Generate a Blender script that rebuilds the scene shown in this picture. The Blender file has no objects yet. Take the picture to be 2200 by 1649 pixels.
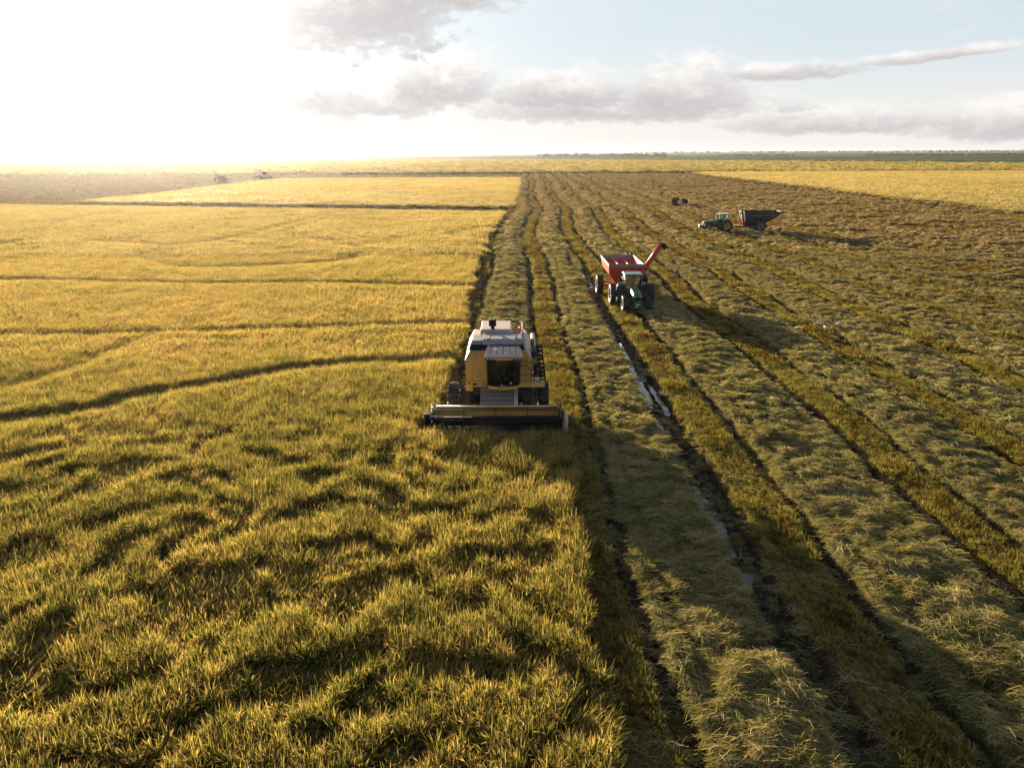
import bpy, bmesh, math, random
import numpy as np
from mathutils import Vector, Matrix
R = math.radians
S = bpy.context.scene
COL = S.collection
random.seed(7)

# ------------------------------------------------------------------ camera
CAM_H = 13.0
PITCH = 17.3
cd = bpy.data.cameras.new('camera')
cam = bpy.data.objects.new('camera', cd)
COL.objects.link(cam)
cd.sensor_width = 36.0
cd.lens = 1600.0 / 2200.0 * 36.0
cd.clip_start = 0.2
cd.clip_end = 60000
cam.matrix_world = Matrix.Translation((0, 0, CAM_H)) @ Matrix.Rotation(R(90 - PITCH), 4, 'X') @ Matrix.Rotation(R(-0.21), 4, 'Z')
S.camera = cam

# ------------------------------------------------------------------ light
SUN_AZ = -25.0      # degrees from the view direction, negative = left
SUN_EL = 8.0
sdir = Vector((math.sin(R(SUN_AZ)) * math.cos(R(SUN_EL)), math.cos(R(SUN_AZ)) * math.cos(R(SUN_EL)), math.sin(R(SUN_EL))))
sl = bpy.data.lights.new('sun', 'SUN')
sl.energy = 5.0
sl.angle = R(0.55)
sl.color = (1.0, 0.83, 0.60)
sun = bpy.data.objects.new('sun', sl)
COL.objects.link(sun)
sun.rotation_mode = 'QUATERNION'
sun.rotation_quaternion = sdir.to_track_quat('Z', 'Y')
sun.location = sdir * 200

S.view_settings.view_transform = 'Standard'
S.view_settings.look = 'None'
S.view_settings.gamma = 1.0
S.view_settings.exposure = 1.85

# ------------------------------------------------------------------ sky
class NT:
    """small helper for shader node trees"""
    def __init__(s, tree):
        s.t = tree; s.n = tree.nodes; s.l = tree.links
    def node(s, kind, **kw):
        n = s.n.new(kind)
        for k, v in kw.items(): setattr(n, k, v)
        return n
    def put(s, sock, v):
        if isinstance(v, bpy.types.NodeSocket): s.l.new(v, sock)
        elif v is not None:
            if sock.type == 'RGBA' and not hasattr(v, '__len__'): v = (v, v, v, 1)
            if sock.type == 'RGBA' and len(v) == 3: v = (*v, 1)
            sock.default_value = v
    def m(s, op, a, b=None, c=None, clamp=False):
        n = s.n.new('ShaderNodeMath'); n.operation = op; n.use_clamp = clamp
        for i, v in enumerate((a, b, c)):
            if v is not None: s.put(n.inputs[i], v)
        return n.outputs[0]
    def mix(s, f, a, b, mode='MIX'):
        n = s.n.new('ShaderNodeMix'); n.data_type = 'RGBA'; n.blend_type = mode
        s.put(n.inputs['Factor'], f); s.put(n.inputs['A'], a) if False else None
        s.put(n.inputs[6], a); s.put(n.inputs[7], b)
        return n.outputs[2]
    def noise(s, vec, scale, detail=4, rough=0.55, dist=0.0, dims='3D'):
        n = s.n.new('ShaderNodeTexNoise'); n.noise_dimensions = dims
        if vec is not None: s.l.new(vec, n.inputs['Vector'])
        n.inputs['Scale'].default_value = scale; n.inputs['Detail'].default_value = detail
        n.inputs['Roughness'].default_value = rough; n.inputs['Distortion'].default_value = dist
        return n.outputs['Fac']
    def ramp(s, f, stops):
        n = s.n.new('ShaderNodeValToRGB'); e = n.color_ramp.elements
        while len(e) < len(stops): e.new(0.5)
        for i, (p, c) in enumerate(stops):
            e[i].position = p; e[i].color = (*c, 1) if len(c) == 3 else c
        s.put(n.inputs[0], f)
        return n.outputs[0]
    def rng(s, v, a, b, c=0.0, d=1.0, smooth=True):
        n = s.n.new('ShaderNodeMapRange'); n.clamp = True
        if smooth: n.interpolation_type = 'SMOOTHSTEP'
        s.put(n.inputs[0], v); s.put(n.inputs[1], a); s.put(n.inputs[2], b); s.put(n.inputs[3], c); s.put(n.inputs[4], d)
        return n.outputs[0]
    def comb(s, x, y, z):
        n = s.n.new('ShaderNodeCombineXYZ')
        s.put(n.inputs[0], x); s.put(n.inputs[1], y); s.put(n.inputs[2], z)
        return n.outputs[0]

world = bpy.data.worlds.new('World')
S.world = world
world.use_nodes = True
for n in list(world.node_tree.nodes): world.node_tree.nodes.remove(n)
W = NT(world.node_tree)
sky = W.node('ShaderNodeTexSky', sky_type='NISHITA')
sky.sun_disc = False
sky.sun_elevation = R(SUN_EL)
sky.sun_rotation = R(SUN_AZ)
sky.altitude = 50; sky.air_density = 1.0; sky.dust_density = 0.7; sky.ozone_density = 1.5
tc = W.node('ShaderNodeTexCoord')
sp = W.node('ShaderNodeSeparateXYZ'); W.l.new(tc.outputs['Generated'], sp.inputs[0])
az = W.m('MULTIPLY', W.m('ARCTAN2', sp.outputs[0], sp.outputs[1]), 57.2958)          # degrees, right positive
el = W.m('MULTIPLY', W.m('ARCSINE', sp.outputs[2]), 57.2958)
# angle from the sun
dt = W.node('ShaderNodeVectorMath', operation='DOT_PRODUCT')
W.l.new(tc.outputs['Generated'], dt.inputs[0]); dt.inputs[1].default_value = sdir
ang = W.m('MULTIPLY', W.m('ARCCOSINE', W.m('MINIMUM', dt.outputs['Value'], 0.99999)), 57.2958)
# warped coordinates for the cloud outlines
vv = W.comb(az, W.m('MULTIPLY', el, 1.9), 0.0)
n1 = W.noise(vv, 0.27, 11, 0.68, 0.15)
n2 = W.noise(vv, 0.9, 6, 0.62)
warp = W.m('ADD', W.m('MULTIPLY', W.m('SUBTRACT', n1, 0.5), 2.0), W.m('MULTIPLY', W.m('SUBTRACT', n2, 0.5), 0.9))
def cloud(caz, cel, raz, rel, flat=0.0, tilt=0.0):
    """soft elliptical bank in angle space, ragged by the noise; flat > 0 flattens its underside"""
    dx = W.m('DIVIDE', W.m('SUBTRACT', az, caz), raz)
    e0 = W.m('SUBTRACT', W.m('SUBTRACT', el, cel), W.m('MULTIPLY', W.m('SUBTRACT', az, caz), tilt))
    up = W.m('DIVIDE', W.m('MAXIMUM', e0, 0.0), rel)
    dn = W.m('DIVIDE', W.m('MAXIMUM', W.m('MULTIPLY', e0, -1.0), 0.0), rel * (1 - flat))
    d = W.m('SQRT', W.m('ADD', W.m('MULTIPLY', dx, dx), W.m('ADD', W.m('MULTIPLY', up, up), W.m('MULTIPLY', dn, dn))))
    return W.m('SUBTRACT', W.m('ADD', 1.20, W.m('MULTIPLY', warp, 0.95)), d), e0
#CLOUDS
banks = [  # az, el, r_az, r_el, flat, tilt
    (-10.5, 10.2, 8.5, 4.6, 0.15, 0.10),
    (-3.0, 10.9, 6.0, 2.2, 0.2, 0.12),
    (-11.5, 3.6, 9.0, 2.2, 0.4, 0.0),
    (-4.5, 4.6, 3.6, 2.6, 0.3, 0.0),
    (7.5, 2.9, 11.5, 1.9, 0.5, 0.0),
    (3.5, 4.0, 5.0, 1.7, 0.4, 0.0),
    (12.4, 3.9, 4.4, 2.5, 0.4, 0.0),
    (19.0, 5.0, 5.0, 0.75, 0.35, 0.03),
    (27.5, 5.6, 4.0, 0.5, 0.35, 0.06),
    (22.5, 1.8, 7.5, 1.3, 0.4, 0.0),
    (33.0, 1.5, 6.5, 1.6, 0.4, 0.0),
    (36.5, 7.4, 1.6, 0.5, 0.3, 0.0),
    (48.0, 4.5, 9.0, 2.4, 0.4, 0.0),
    (-55.0, 9.0, 14.0, 4.0, 0.4, 0.0),
    (70.0, 9.0, 14.0, 4.0, 0.4, 0.0),
]
dens = None; shade = None
for (a, e, ra, re, fl, ti) in banks:
    c, e0 = cloud(a, e, ra, re, fl, ti)
    sh = W.rng(W.m('ADD', e0, W.m('MULTIPLY', warp, 0.9 * re)), -0.5 * re, 0.95 * re, 1.0, 0.0)
    shm = W.m('MULTIPLY', sh, W.rng(c, 0.0, 0.25))
    dens = c if dens is None else W.m('MAXIMUM', dens, c)
    shade = shm if shade is None else W.m('MAXIMUM', shade, shm)
cmask = W.rng(dens, -0.08, 0.65)
wisp = W.rng(W.noise(W.comb(az, W.m('MULTIPLY', el, 4.0), 3.0), 0.12, 7, 0.6), 0.5, 0.75, 0.0, 0.45)
lowveil = W.rng(el, 0.3, 7.5, 0.92, 0.0)
base = W.mix(1.0, sky.outputs[0], (SKYK := 0.085,) * 3 + (1,), 'MULTIPLY')
# thin white air above the horizon and around the sun
c_white = (0.635, 0.62, 0.605); c_low = (0.635, 0.605, 0.575)
base = W.mix(0.85, base, (0.51, 0.57, 0.625))
base = W.mix(W.m('MULTIPLY', wisp, .6), base, c_white)
base = W.mix(lowveil, base, c_low)
glow = W.m('ADD', W.m('MULTIPLY', W.m('POWER', 2.71828, W.m('MULTIPLY', ang, -0.155)), 1.45), W.m('MULTIPLY', W.m('POWER', 2.71828, W.m('MULTIPLY', ang, -0.5)), 9.0))
lit = W.mix(n2, (0.60, 0.585, 0.575), (0.74, 0.72, 0.69))
drk = W.mix(n1, (0.35, 0.335, 0.345), (0.49, 0.465, 0.468))
ccol = W.mix(shade, lit, drk)
thick = W.mix(cmask, base, ccol)
gl = W.mix(1.0, W.comb(glow, glow, glow), (1.0, 0.955, 0.90), 'MULTIPLY')
gl = W.mix(W.m('MULTIPLY', shade, W.rng(ang, 3, 20, 0.35, 0.80)), gl, (0.0, 0.0, 0.0))
fin = W.mix(1.0, thick, gl, 'ADD')
below = W.rng(el, -1.0, -0.1, 1.0, 0.0)
# the dome darkens towards the zenith and away from the sun
dome = W.m('MULTIPLY', W.rng(el, 11.0, 42.0, 1.0, 0.36), W.rng(ang, 60.0, 130.0, 1.0, 0.55))
fin = W.mix(1.0, fin, W.comb(dome, W.m('POWER', dome, 0.93), W.m('POWER', dome, 0.70)), 'MULTIPLY')
fin = W.mix(below, fin, (0.10, 0.085, 0.05))
bg = W.node('ShaderNodeBackground')
W.l.new(fin, bg.inputs[0]); bg.inputs[1].default_value = 0.41
wo = W.node('ShaderNodeOutputWorld'); W.l.new(bg.outputs[0], wo.inputs[0])

# ------------------------------------------------------------------ basics
def tag(o, label=None, cat=None, group=None, kind=None):
    if label: o['label'] = label
    if cat: o['category'] = cat
    if group: o['group'] = group
    if kind: o['kind'] = kind
    return o
def gp(u, v, z=0.0):
    """world x, y of the ground point seen at photo position u, v (2200 x 1649 px)"""
    p = R(PITCH); a = u - 1100.0; b = v - 824.5
    den = 1600 * math.sin(p) + b * math.cos(p)
    k = (CAM_H - z) / den
    return a * k, (1600 * math.cos(p) - b * math.sin(p)) * k

# noise in numpy
def _h(ix, iy, seed):
    n = (ix.astype(np.int64) * 374761393 + iy.astype(np.int64) * 668265263 + seed * 974634777) & 0x7fffffff
    n = ((n ^ (n >> 13)) * 1274126177) & 0x7fffffff
    n = ((n ^ (n >> 16)) * 2246822519) & 0x7fffffff
    return (n & 0xffffff) / float(0xffffff)
def vn(x, y, seed=0):
    x = np.asarray(x, float); y = np.asarray(y, float)
    ix = np.floor(x); iy = np.floor(y); fx = x - ix; fy = y - iy
    fx = fx * fx * (3 - 2 * fx); fy = fy * fy * (3 - 2 * fy)
    a = _h(ix, iy, seed); b = _h(ix + 1, iy, seed); c = _h(ix, iy + 1, seed); d = _h(ix + 1, iy + 1, seed)
    return (a * (1 - fx) + b * fx) * (1 - fy) + (c * (1 - fx) + d * fx) * fy
def fbm(x, y, seed=0, oct=3, g=0.5):
    s = 0; w = 1; t = 0
    for i in range(oct):
        s = s + w * vn(x * 2 ** i, y * 2 ** i, seed + i * 17); t += w; w *= g
    return s / t
def sst(a, b, x):
    t = np.clip((x - a) / (b - a), 0, 1); return t * t * (3 - 2 * t)
rs = np.random.RandomState(11)

# ------------------------------------------------------------------ field layout
TB = [-3.9, 2.7, 9.35, 16.5, 22.7, 29.4, 35.8, 42.2, 48.8, 55.2, 61.8, 68.2, 74.8, 81.2, 87.8, 94.2, 100.8, 107.2, 113.8]
def drift(Y): return np.interp(Y, [0, 95, 110, 135, 172, 253, 371, 520], [0, 0, .2, .8, 2.6, 4.0, 6.8, 9.5])
def wig(Y, k):
    a = (vn(Y / 13.0, Y * 0 + 3.3, 5) - .5) * 2.8 * sst(45, 120, Y) + (vn(Y / 7.0, Y * 0 + k * 7.7, 6) - .5) * .65 + (vn(Y / 2.2, Y * 0 + k * 3.1, 8) - .5) * .22
    return a
EY = np.array([14, 20, 26.5, 31.3, 33.7, 34.3, 38, 42, 48, 54, 62, 74, 88, 112, 133, 160, 176, 236, 355, 520]) * 1.0
EX = np.array([2.1, 2.25, 2.3, 2.45, 2.5, -4.15, -3.9, -3.65, -3.5, -3.55, -3.8, -4.15, -4.2, -4.0, -3.1, -1.5, -.6, 1.6, 4.0, 6.0])
def edge(Y):
    return np.interp(Y, EY, EX) + (vn(Y / 9., Y * 0, 21) - .5) * 1.1 * sst(38, 60, Y) + (vn(Y / 4., Y * 0, 27) - .5) * .6 * sst(38, 50, Y) + (vn(Y / 1.3, Y * 0, 22) - .5) * .3
def riceA(x, Y): return (x < edge(Y)) & (Y < 165 - .22 * x + 1.5 * (vn(x / 9, x * 0, 23) - .5))
def riceB(x, Y): return (x < edge(Y)) & (x > -117 + 5 * (vn(Y / 20., Y * 0, 24) - .5)) & (Y > 181 - .22 * x + 2 * (vn(x / 8, x * 0, 25) - .5)) & (Y < 391)
def farlim(x): return np.interp(x, [-2000, -500, 0, 210, 515, 900], [1500, 1450, 1320, 1080, 720, 560])
def riceC(x, Y): return (Y > 497 + .02 * x) & (Y < farlim(x))
def riceD(x, Y): return (x > 109 + 3 * (vn(Y / 14., Y * 0, 26) - .5)) & (Y <= 490) & (Y > 90)
def rice(x, Y): return riceA(x, Y) | riceB(x, Y) | riceC(x, Y) | riceD(x, Y)

# puddles and wet wheel tracks (traced on the ground): photo px -> ground, half width
def trace(pts): return [(*gp(u, v), w) for u, v, w in pts]
PUD = [
    trace([(1328, 730, .10), (1340, 755, .16), (1352, 785, .26), (1366, 815, .36), (1378, 845, .30), (1388, 868, .14)]),
    trace([(1396, 893, .12), (1407, 918, .20), (1416, 938, .10)]),
    trace([(1455, 1000, .07), (1470, 1030, .10), (1486, 1052, .18), (1509, 1091, .22), (1532, 1125, .30), (1556, 1166, .26), (1566, 1185, .08)]),
    trace([(1577, 1203, .10), (1590, 1222, .20), (1606, 1248, .12)]),
    trace([(1218, 552, .22), (1221, 566, .30), (1225, 580, .20)]),
    trace([(1232, 588, .10), (1236, 600, .16)]),
    trace([(1246, 585, .10), (1255, 600, .22), (1268, 614, .12)]),
    trace([(1396, 812, .06), (1420, 850, .10), (1441, 884, .05)]),
    trace([(1449, 568, .15), (1456, 576, .26), (1462, 586, .14)]),
    trace([(1797, 737, .12), (1810, 743, .26), (1820, 748, .10)]),
    trace([(1198, 468, .2), (1200, 472, .3), (1201, 476, .2)]),
]
def pud_d(x, Y):
    """signed measure: >0 inside a puddle"""
    best = np.full(np.shape(x), -9.0)
    for pl in PUD:
        for (x0, y0, w0), (x1, y1, w1) in zip(pl[:-1], pl[1:]):
            m = (Y > min(y0, y1) - 2) & (Y < max(y0, y1) + 2) & (x > min(x0, x1) - 2) & (x < max(x0, x1) + 2)
            if not m.any(): continue
            dx, dy = x1 - x0, y1 - y0; L = dx * dx + dy * dy
            t = np.clip(((x[m] - x0) * dx + (Y[m] - y0) * dy) / L, 0, 1)
            d = np.hypot((x[m] - x0 - t * dx), (Y[m] - y0 - t * dy) * .8)
            best[m] = np.maximum(best[m], (w0 + (w1 - w0) * t) - d)
    return best

def strips(x, Y):
    """relative coordinate inside a pass (0 = middle of the stubble strip, 6.5 = next one) and pass index"""
    rel = np.full(np.shape(x), -1.0); kk = np.full(np.shape(x), -1)
    T = [b + drift(Y) + wig(Y, i) for i, b in enumerate(TB)]
    for i in range(len(TB) - 1):
        m = (x >= T[i]) & (x < T[i + 1])
        rel = np.where(m, (x - T[i]) / (T[i + 1] - T[i]) * 6.5, rel); kk = np.where(m, i, kk)
    return rel, kk

def field(x, Y):
    """ground height, straw height above it (<=0 none), stubble weight, mud weight"""
    x = np.asarray(x, float); Y = np.asarray(Y, float)
    jx = x + (fbm(x / .6, Y / .9, 31, 2) - .5) * .35
    rel, kk = strips(jx, Y)
    ok = kk >= 0
    chaos = sst(36, 60, x + (fbm(x / 20, Y / 20, 40, 2) - .5) * 30) * 1.0
    chaos = np.maximum(chaos, sst(150, 300, Y) * sst(25, 60, x))
    def band(a, b, s=.15): return sst(a - s, a + s, rel) * (1 - sst(b - s, b + s, rel))
    T = np.maximum(1 - sst(.72, .95, rel), sst(5.6, 5.8, rel)) * ok
    wd = .22 * sst(45, 90, Y) + .16 * sst(95, 150, Y)
    tr1 = band(.93 - wd, 1.42 + wd, .10); tr2 = band(5.05 - wd, 5.6 + wd, .12)
    rC = band(1.52 + wd, 1.84 + wd, .17); rB = band(4.62 - wd, 4.94 - wd, .17)
    Sw = band(2.20 + wd * 1.4, 4.28 - wd * 1.2, .20)
    # the wet pass: no thin ridge but a broad churned track left of the second stubble strip
    wet = (kk == 1) & (Y < 75)
    rB = np.where(wet, rB * .0, rB); tr2 = np.where(wet, band(4.5, 5.55, .12), tr2)
    midr = np.where(wet, band(4.98, 5.15, .1), 0)
    # stubble blocks interrupted along the pass by folded straw
    gapn = vn(Y / 3.6 + kk * 11.3, kk * 3.7 + Y * 0, 44)
    # straw ripples: transverse folds, more broken up close
    ph = Y / 1.45 + (fbm(x / 1.5, Y / 3.4, 33, 3) - .5) * 3.2 + kk * 1.7
    fr = ph - np.floor(ph); rip = np.where(fr < .28, fr / .28, 1 - (fr - .28) / .72)
    ph2 = Y / .62 + (fbm(x / .8, Y / 1.4, 39, 2) - .5) * 3.0; fr2 = ph2 - np.floor(ph2)
    rip = rip * (0.35 + .85 * vn(x / 1.5, Y / 1.9, 34)) + .22 * np.where(fr2 < .3, fr2 / .3, 1 - (fr2 - .3) / .7) - .08
    lump = fbm(x / .9, Y / .9, 35, 3)
    big = fbm(x / 2.6, Y / 2.6, 36, 2)
    amp = np.interp(Y, [10, 25, 45, 120, 400], [.75, .9, 1.15, 1.1, 1.0])
    stS = Sw * (.17 + .30 * rip * amp + .30 * (lump - .4) + .07 * big)
    holes = sst(.80, .9, vn(x / .7, Y / .9, 37)) * sst(60, 30, Y)
    stS = stS * (1 - .85 * holes)
    lr = vn(x * 0 + kk * 3.1, Y / .55, 38)
    stR = (rC + rB) * (.15 + .24 * lump + .14 * lr)
    st = np.maximum(stS, stR)
    # right-hand part: folded straw everywhere
    chst = .10 + .50 * (1 - ((Y / 2.1 + x / 6 + fbm(x / 3.2, Y / 3.2, 41, 3) * 4) % 1)) * vn(x / 2.6, Y / 1.9, 42) + .22 * (lump - .4)
    open_ = sst(.52, .62, fbm(x / 7.0 - Y * .03, Y / 3.2, 43, 3))
    chst = chst * (1 - open_)
    st = st * (1 - chaos) + chst * chaos
    T = T * (1 - chaos) + chaos * open_
    st = np.where(ok | (x > 10), st, -.1)
    mud = np.clip((tr1 * .9 + tr2 + band(4.35 - wd, 4.6 - wd) * .8 + band(1.88 + wd, 2.10 + wd) * .9) * (1 - chaos), 0, 1)
    gz = .04 * T - .10 * band(1.88 + wd, 2.1 + wd) - (.26 + .22 * sst(60, 130, Y)) * tr1 - (.28 + .22 * sst(60, 130, Y)) * tr2 + .10 * midr + (fbm(x / .5, Y / .5, 45, 3) - .5) * (.05 + .16 * mud)
    # levee that crosses the cut field
    ly = Y - (181 + .11 * x + 2 * (vn(x / 9, x * 0, 46) - .5))
    lev = np.exp(-(ly / 1.6) ** 2) * (x > -3) * (x < 130)
    gz = gz + lev * (.30 + .5 * (vn(x / 1.8, Y / 1.5, 47) - .35)); st = st * (1 - sst(.15, .5, lev)); T = T * (1 - lev); mud = np.maximum(mud, sst(.15, .5, lev))
    # churned edge along the far right field, and broad turning scars
    sc = np.exp(-((x - (103 + 3 * (vn(Y / 12, Y * 0, 48) - .5))) / 3.2) ** 2) * (Y < 520)
    sc2 = np.exp(-((Y - (138 - .42 * (x - 60) + 7 * (vn(x / 14, x * 0, 49) - .5))) / 1.5) ** 2) * sst(54, 70, x)
    sc3 = np.exp(-((x - (15 + .145 * Y + 4 * (vn(Y / 14, Y * 0, 50) - .5))) / .9) ** 2) * (Y > 200)
    sc = np.maximum(sc, np.maximum(sc2 * .8, sc3 * .7))
    mud = np.maximum(mud, sc * .9); st = st * (1 - sst(.3, .7, sc)); gz = gz - .10 * sc + sc * .25 * (lump - .5)
    inr = rice(x, Y)
    st = np.where(inr, -.1, st); mud = np.where(inr, 0, mud); T = np.where(inr, 0, T)
    leftcut = (x < edge(Y)) & ~inr
    gz = np.where(inr, 0, gz); gz = np.where(leftcut, (fbm(x / 1.5, Y / 1.5, 51, 2) - .5) * .12, gz)
    st = np.where(leftcut, (fbm(x / 3., Y / 2., 52, 3) - .48) * .6, st); T = np.where(leftcut, .5, T)
    p = pud_d(x, Y)
    gz = gz - .16 * sst(-.25, .12, p); st = st * (1 - sst(-.12, .0, p)); T = T * (1 - sst(-.2, 0, p)); mud = np.maximum(mud, sst(-.5, 0, p))
    return gz, st, T, mud
# ------------------------------------------------------------------ materials of the land
MATS = {}
def newmat(name):
    m = bpy.data.materials.new(name); m.use_nodes = True
    for n in list(m.node_tree.nodes): m.node_tree.nodes.remove(n)
    T = NT(m.node_tree); out = T.node('ShaderNodeOutputMaterial'); MATS[name] = m
    return m, T, out
def princ(T, col, rough=.8, metal=0.0, spec=.3, normal=None, coat=0.0):
    p = T.node('ShaderNodeBsdfPrincipled')
    T.put(p.inputs['Base Color'], col); T.put(p.inputs['Roughness'], rough); T.put(p.inputs['Metallic'], metal)
    p.inputs['Specular IOR Level'].default_value = spec
    if coat: p.inputs['Coat Weight'].default_value = coat; p.inputs['Coat Roughness'].default_value = .08
    if normal is not None: T.l.new(normal, p.inputs['Normal'])
    return p
def bump(T, h, dist, strength=1.0):
    b = T.node('ShaderNodeBump'); T.put(b.inputs['Height'], h); b.inputs['Distance'].default_value = dist; b.inputs['Strength'].default_value = strength
    return b.outputs[0]
def leafy(name, stops, trans=.4, old=None,  hue_noise=.25, rough=.7, tmul=(1.2, 1.12, .7), big=(.06, .30)):
    """crop material: colour runs with the blade's own tone attribute, each plant and each part of the field differing a little"""
    m, T, out = newmat(name)
    at = T.node('ShaderNodeAttribute', attribute_name='tone')
    oi = T.node('ShaderNodeObjectInfo')
    ge = T.node('ShaderNodeNewGeometry')
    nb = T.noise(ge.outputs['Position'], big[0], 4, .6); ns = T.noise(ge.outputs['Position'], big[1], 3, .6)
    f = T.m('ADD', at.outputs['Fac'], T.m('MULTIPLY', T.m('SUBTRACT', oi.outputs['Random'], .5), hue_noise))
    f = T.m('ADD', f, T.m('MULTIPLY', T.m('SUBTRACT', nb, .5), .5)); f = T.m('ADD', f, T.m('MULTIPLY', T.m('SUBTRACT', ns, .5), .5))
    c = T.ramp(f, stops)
    if old:
        s3 = T.node('ShaderNodeSeparateXYZ'); T.l.new(ge.outputs['Position'], s3.inputs[0])
        c = T.mix(T.rng(T.m('ADD', T.m('ADD', s3.outputs[1], T.m('MULTIPLY', s3.outputs[0], 1.6)), T.m('MULTIPLY', nb, 90.0)), 95, 300), c, T.ramp(f, old))
    p = princ(T, c, rough, spec=.0)
    tr = T.node('ShaderNodeBsdfTranslucent')
    T.put(tr.inputs[0], T.mix(1.0, c, (*tmul, 1), 'MULTIPLY'))
    mx = T.node('ShaderNodeMixShader'); mx.inputs[0].default_value = trans
    T.l.new(p.outputs[0], mx.inputs[1]); T.l.new(tr.outputs[0], mx.inputs[2]); T.l.new(mx.outputs[0], out.inputs[0])
    return m
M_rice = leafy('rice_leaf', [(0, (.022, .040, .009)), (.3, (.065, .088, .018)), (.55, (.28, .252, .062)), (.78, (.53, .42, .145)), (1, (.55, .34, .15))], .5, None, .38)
M_ricefar = leafy('rice_far', [(0, (.08, .095, .030)), (.35, (.28, .235, .085)), (.65, (.48, .375, .16)), (1, (.60, .46, .20))], .45, big=(.012, .08))
OLDS = [(0, (.095, .072, .032)), (.4, (.25, .185, .085)), (.7, (.38, .285, .14)), (1, (.50, .38, .20))]
M_straw = leafy('straw', [(0, (.075, .080, .026)), (.4, (.225, .208, .078)), (.7, (.40, .345, .145)), (1, (.54, .44, .21))], .25, OLDS, .45, tmul=(1.2, 1.1, .7), big=(.05, .5))
M_stub = leafy('stubble', [(0, (.06, .022, .010)), (.22, (.20, .088, .032)), (.42, (.15, .135, .030)), (.65, (.27, .265, .060)), (1, (.42, .35, .12))], .35, None, .30, big=(.05, .9))
M_weed = leafy('weed', [(0, (.03, .05, .012)), (.5, (.06, .10, .022)), (1, (.12, .15, .04))], .35)

def land_mat():
    m, T, out = newmat('ground')
    ge = T.node('ShaderNodeNewGeometry'); sp = T.node('ShaderNodeSeparateXYZ'); T.l.new(ge.outputs['Position'], sp.inputs[0])
    X, Y = sp.outputs[0], sp.outputs[1]
    mud = T.node('ShaderNodeAttribute', attribute_name='mud').outputs['Fac']
    stb = T.node('ShaderNodeAttribute', attribute_name='stub').outputs['Fac']
    P = ge.outputs['Position']
    a = T.noise(P, 3.2, 6, .65); b = T.noise(P, .35, 5, .6)
    st = T.comb(T.m('MULTIPLY', X, .09), T.m('MULTIPLY', Y, .5), 0.0)
    stre = T.noise(st, .9, 6, .65)
    earth = T.ramp(a, [(.25, (.030, .021, .012)), (.5, (.066, .046, .026)), (.75, (.12, .088, .046))])
    litter = T.ramp(T.m('ADD', T.m('MULTIPLY', a, .6), T.m('MULTIPLY', stre, .4)), [(.3, (.075, .042, .019)), (.5, (.14, .095, .040)), (.7, (.24, .18, .08))])
    mudc = T.ramp(a, [(.3, (.022, .016, .011)), (.55, (.050, .036, .024)), (.8, (.085, .060, .040))])
    c = T.mix(T.rng(stb, .1, .8), earth, litter)
    farc = T.ramp(stre, [(.3, (.16, .115, .06)), (.5, (.27, .20, .105)), (.7, (.36, .27, .14))])
    c = T.mix(T.rng(Y, 90, 300), c, farc)
    c = T.mix(mud, c, mudc)
    # pasture beyond the crop, in long bands
    st2 = T.comb(T.m('MULTIPLY', X, .0006), T.m('MULTIPLY', Y, .0022), 0.0)
    g = T.noise(st2, 2.2, 5, .6); g2 = T.noise(T.comb(T.m('MULTIPLY', X, .004), T.m('MULTIPLY', Y, .012), 0.0), 2.0, 4, .6)
    past = T.ramp(T.m('ADD', T.m('MULTIPLY', g, .7), T.m('MULTIPLY', g2, .3)), [(.38, (.020, .040, .014)), (.47, (.050, .085, .025)), (.55, (.105, .130, .035)), (.66, (.20, .165, .055))])
    c = T.mix(T.rng(T.m('ADD', Y, T.m('MULTIPLY', X, .9)), 1120, 1250), c, past)
    rough = T.m('SUBTRACT', .9, T.m('MULTIPLY', T.rng(mud, .6, 1.0), T.m('MULTIPLY', T.rng(a, .45, .62), .45)))
    near = T.rng(Y, 60, 400, 1.0, .5)
    h = T.m('ADD', T.m('MULTIPLY', T.noise(P, 9.0, 5, .7), .35), T.m('MULTIPLY', b, near))
    spc = T.m('MULTIPLY', T.rng(mud, .6, 1.0, .0, .30), T.rng(a, .5, .62))
    p = princ(T, c, rough, spec=.4, normal=bump(T, h, .25, .8)); T.l.new(spc, p.inputs['Specular IOR Level'])
    T.l.new(p.outputs[0], out.inputs[0])
    return m
M_land = land_mat()

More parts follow.
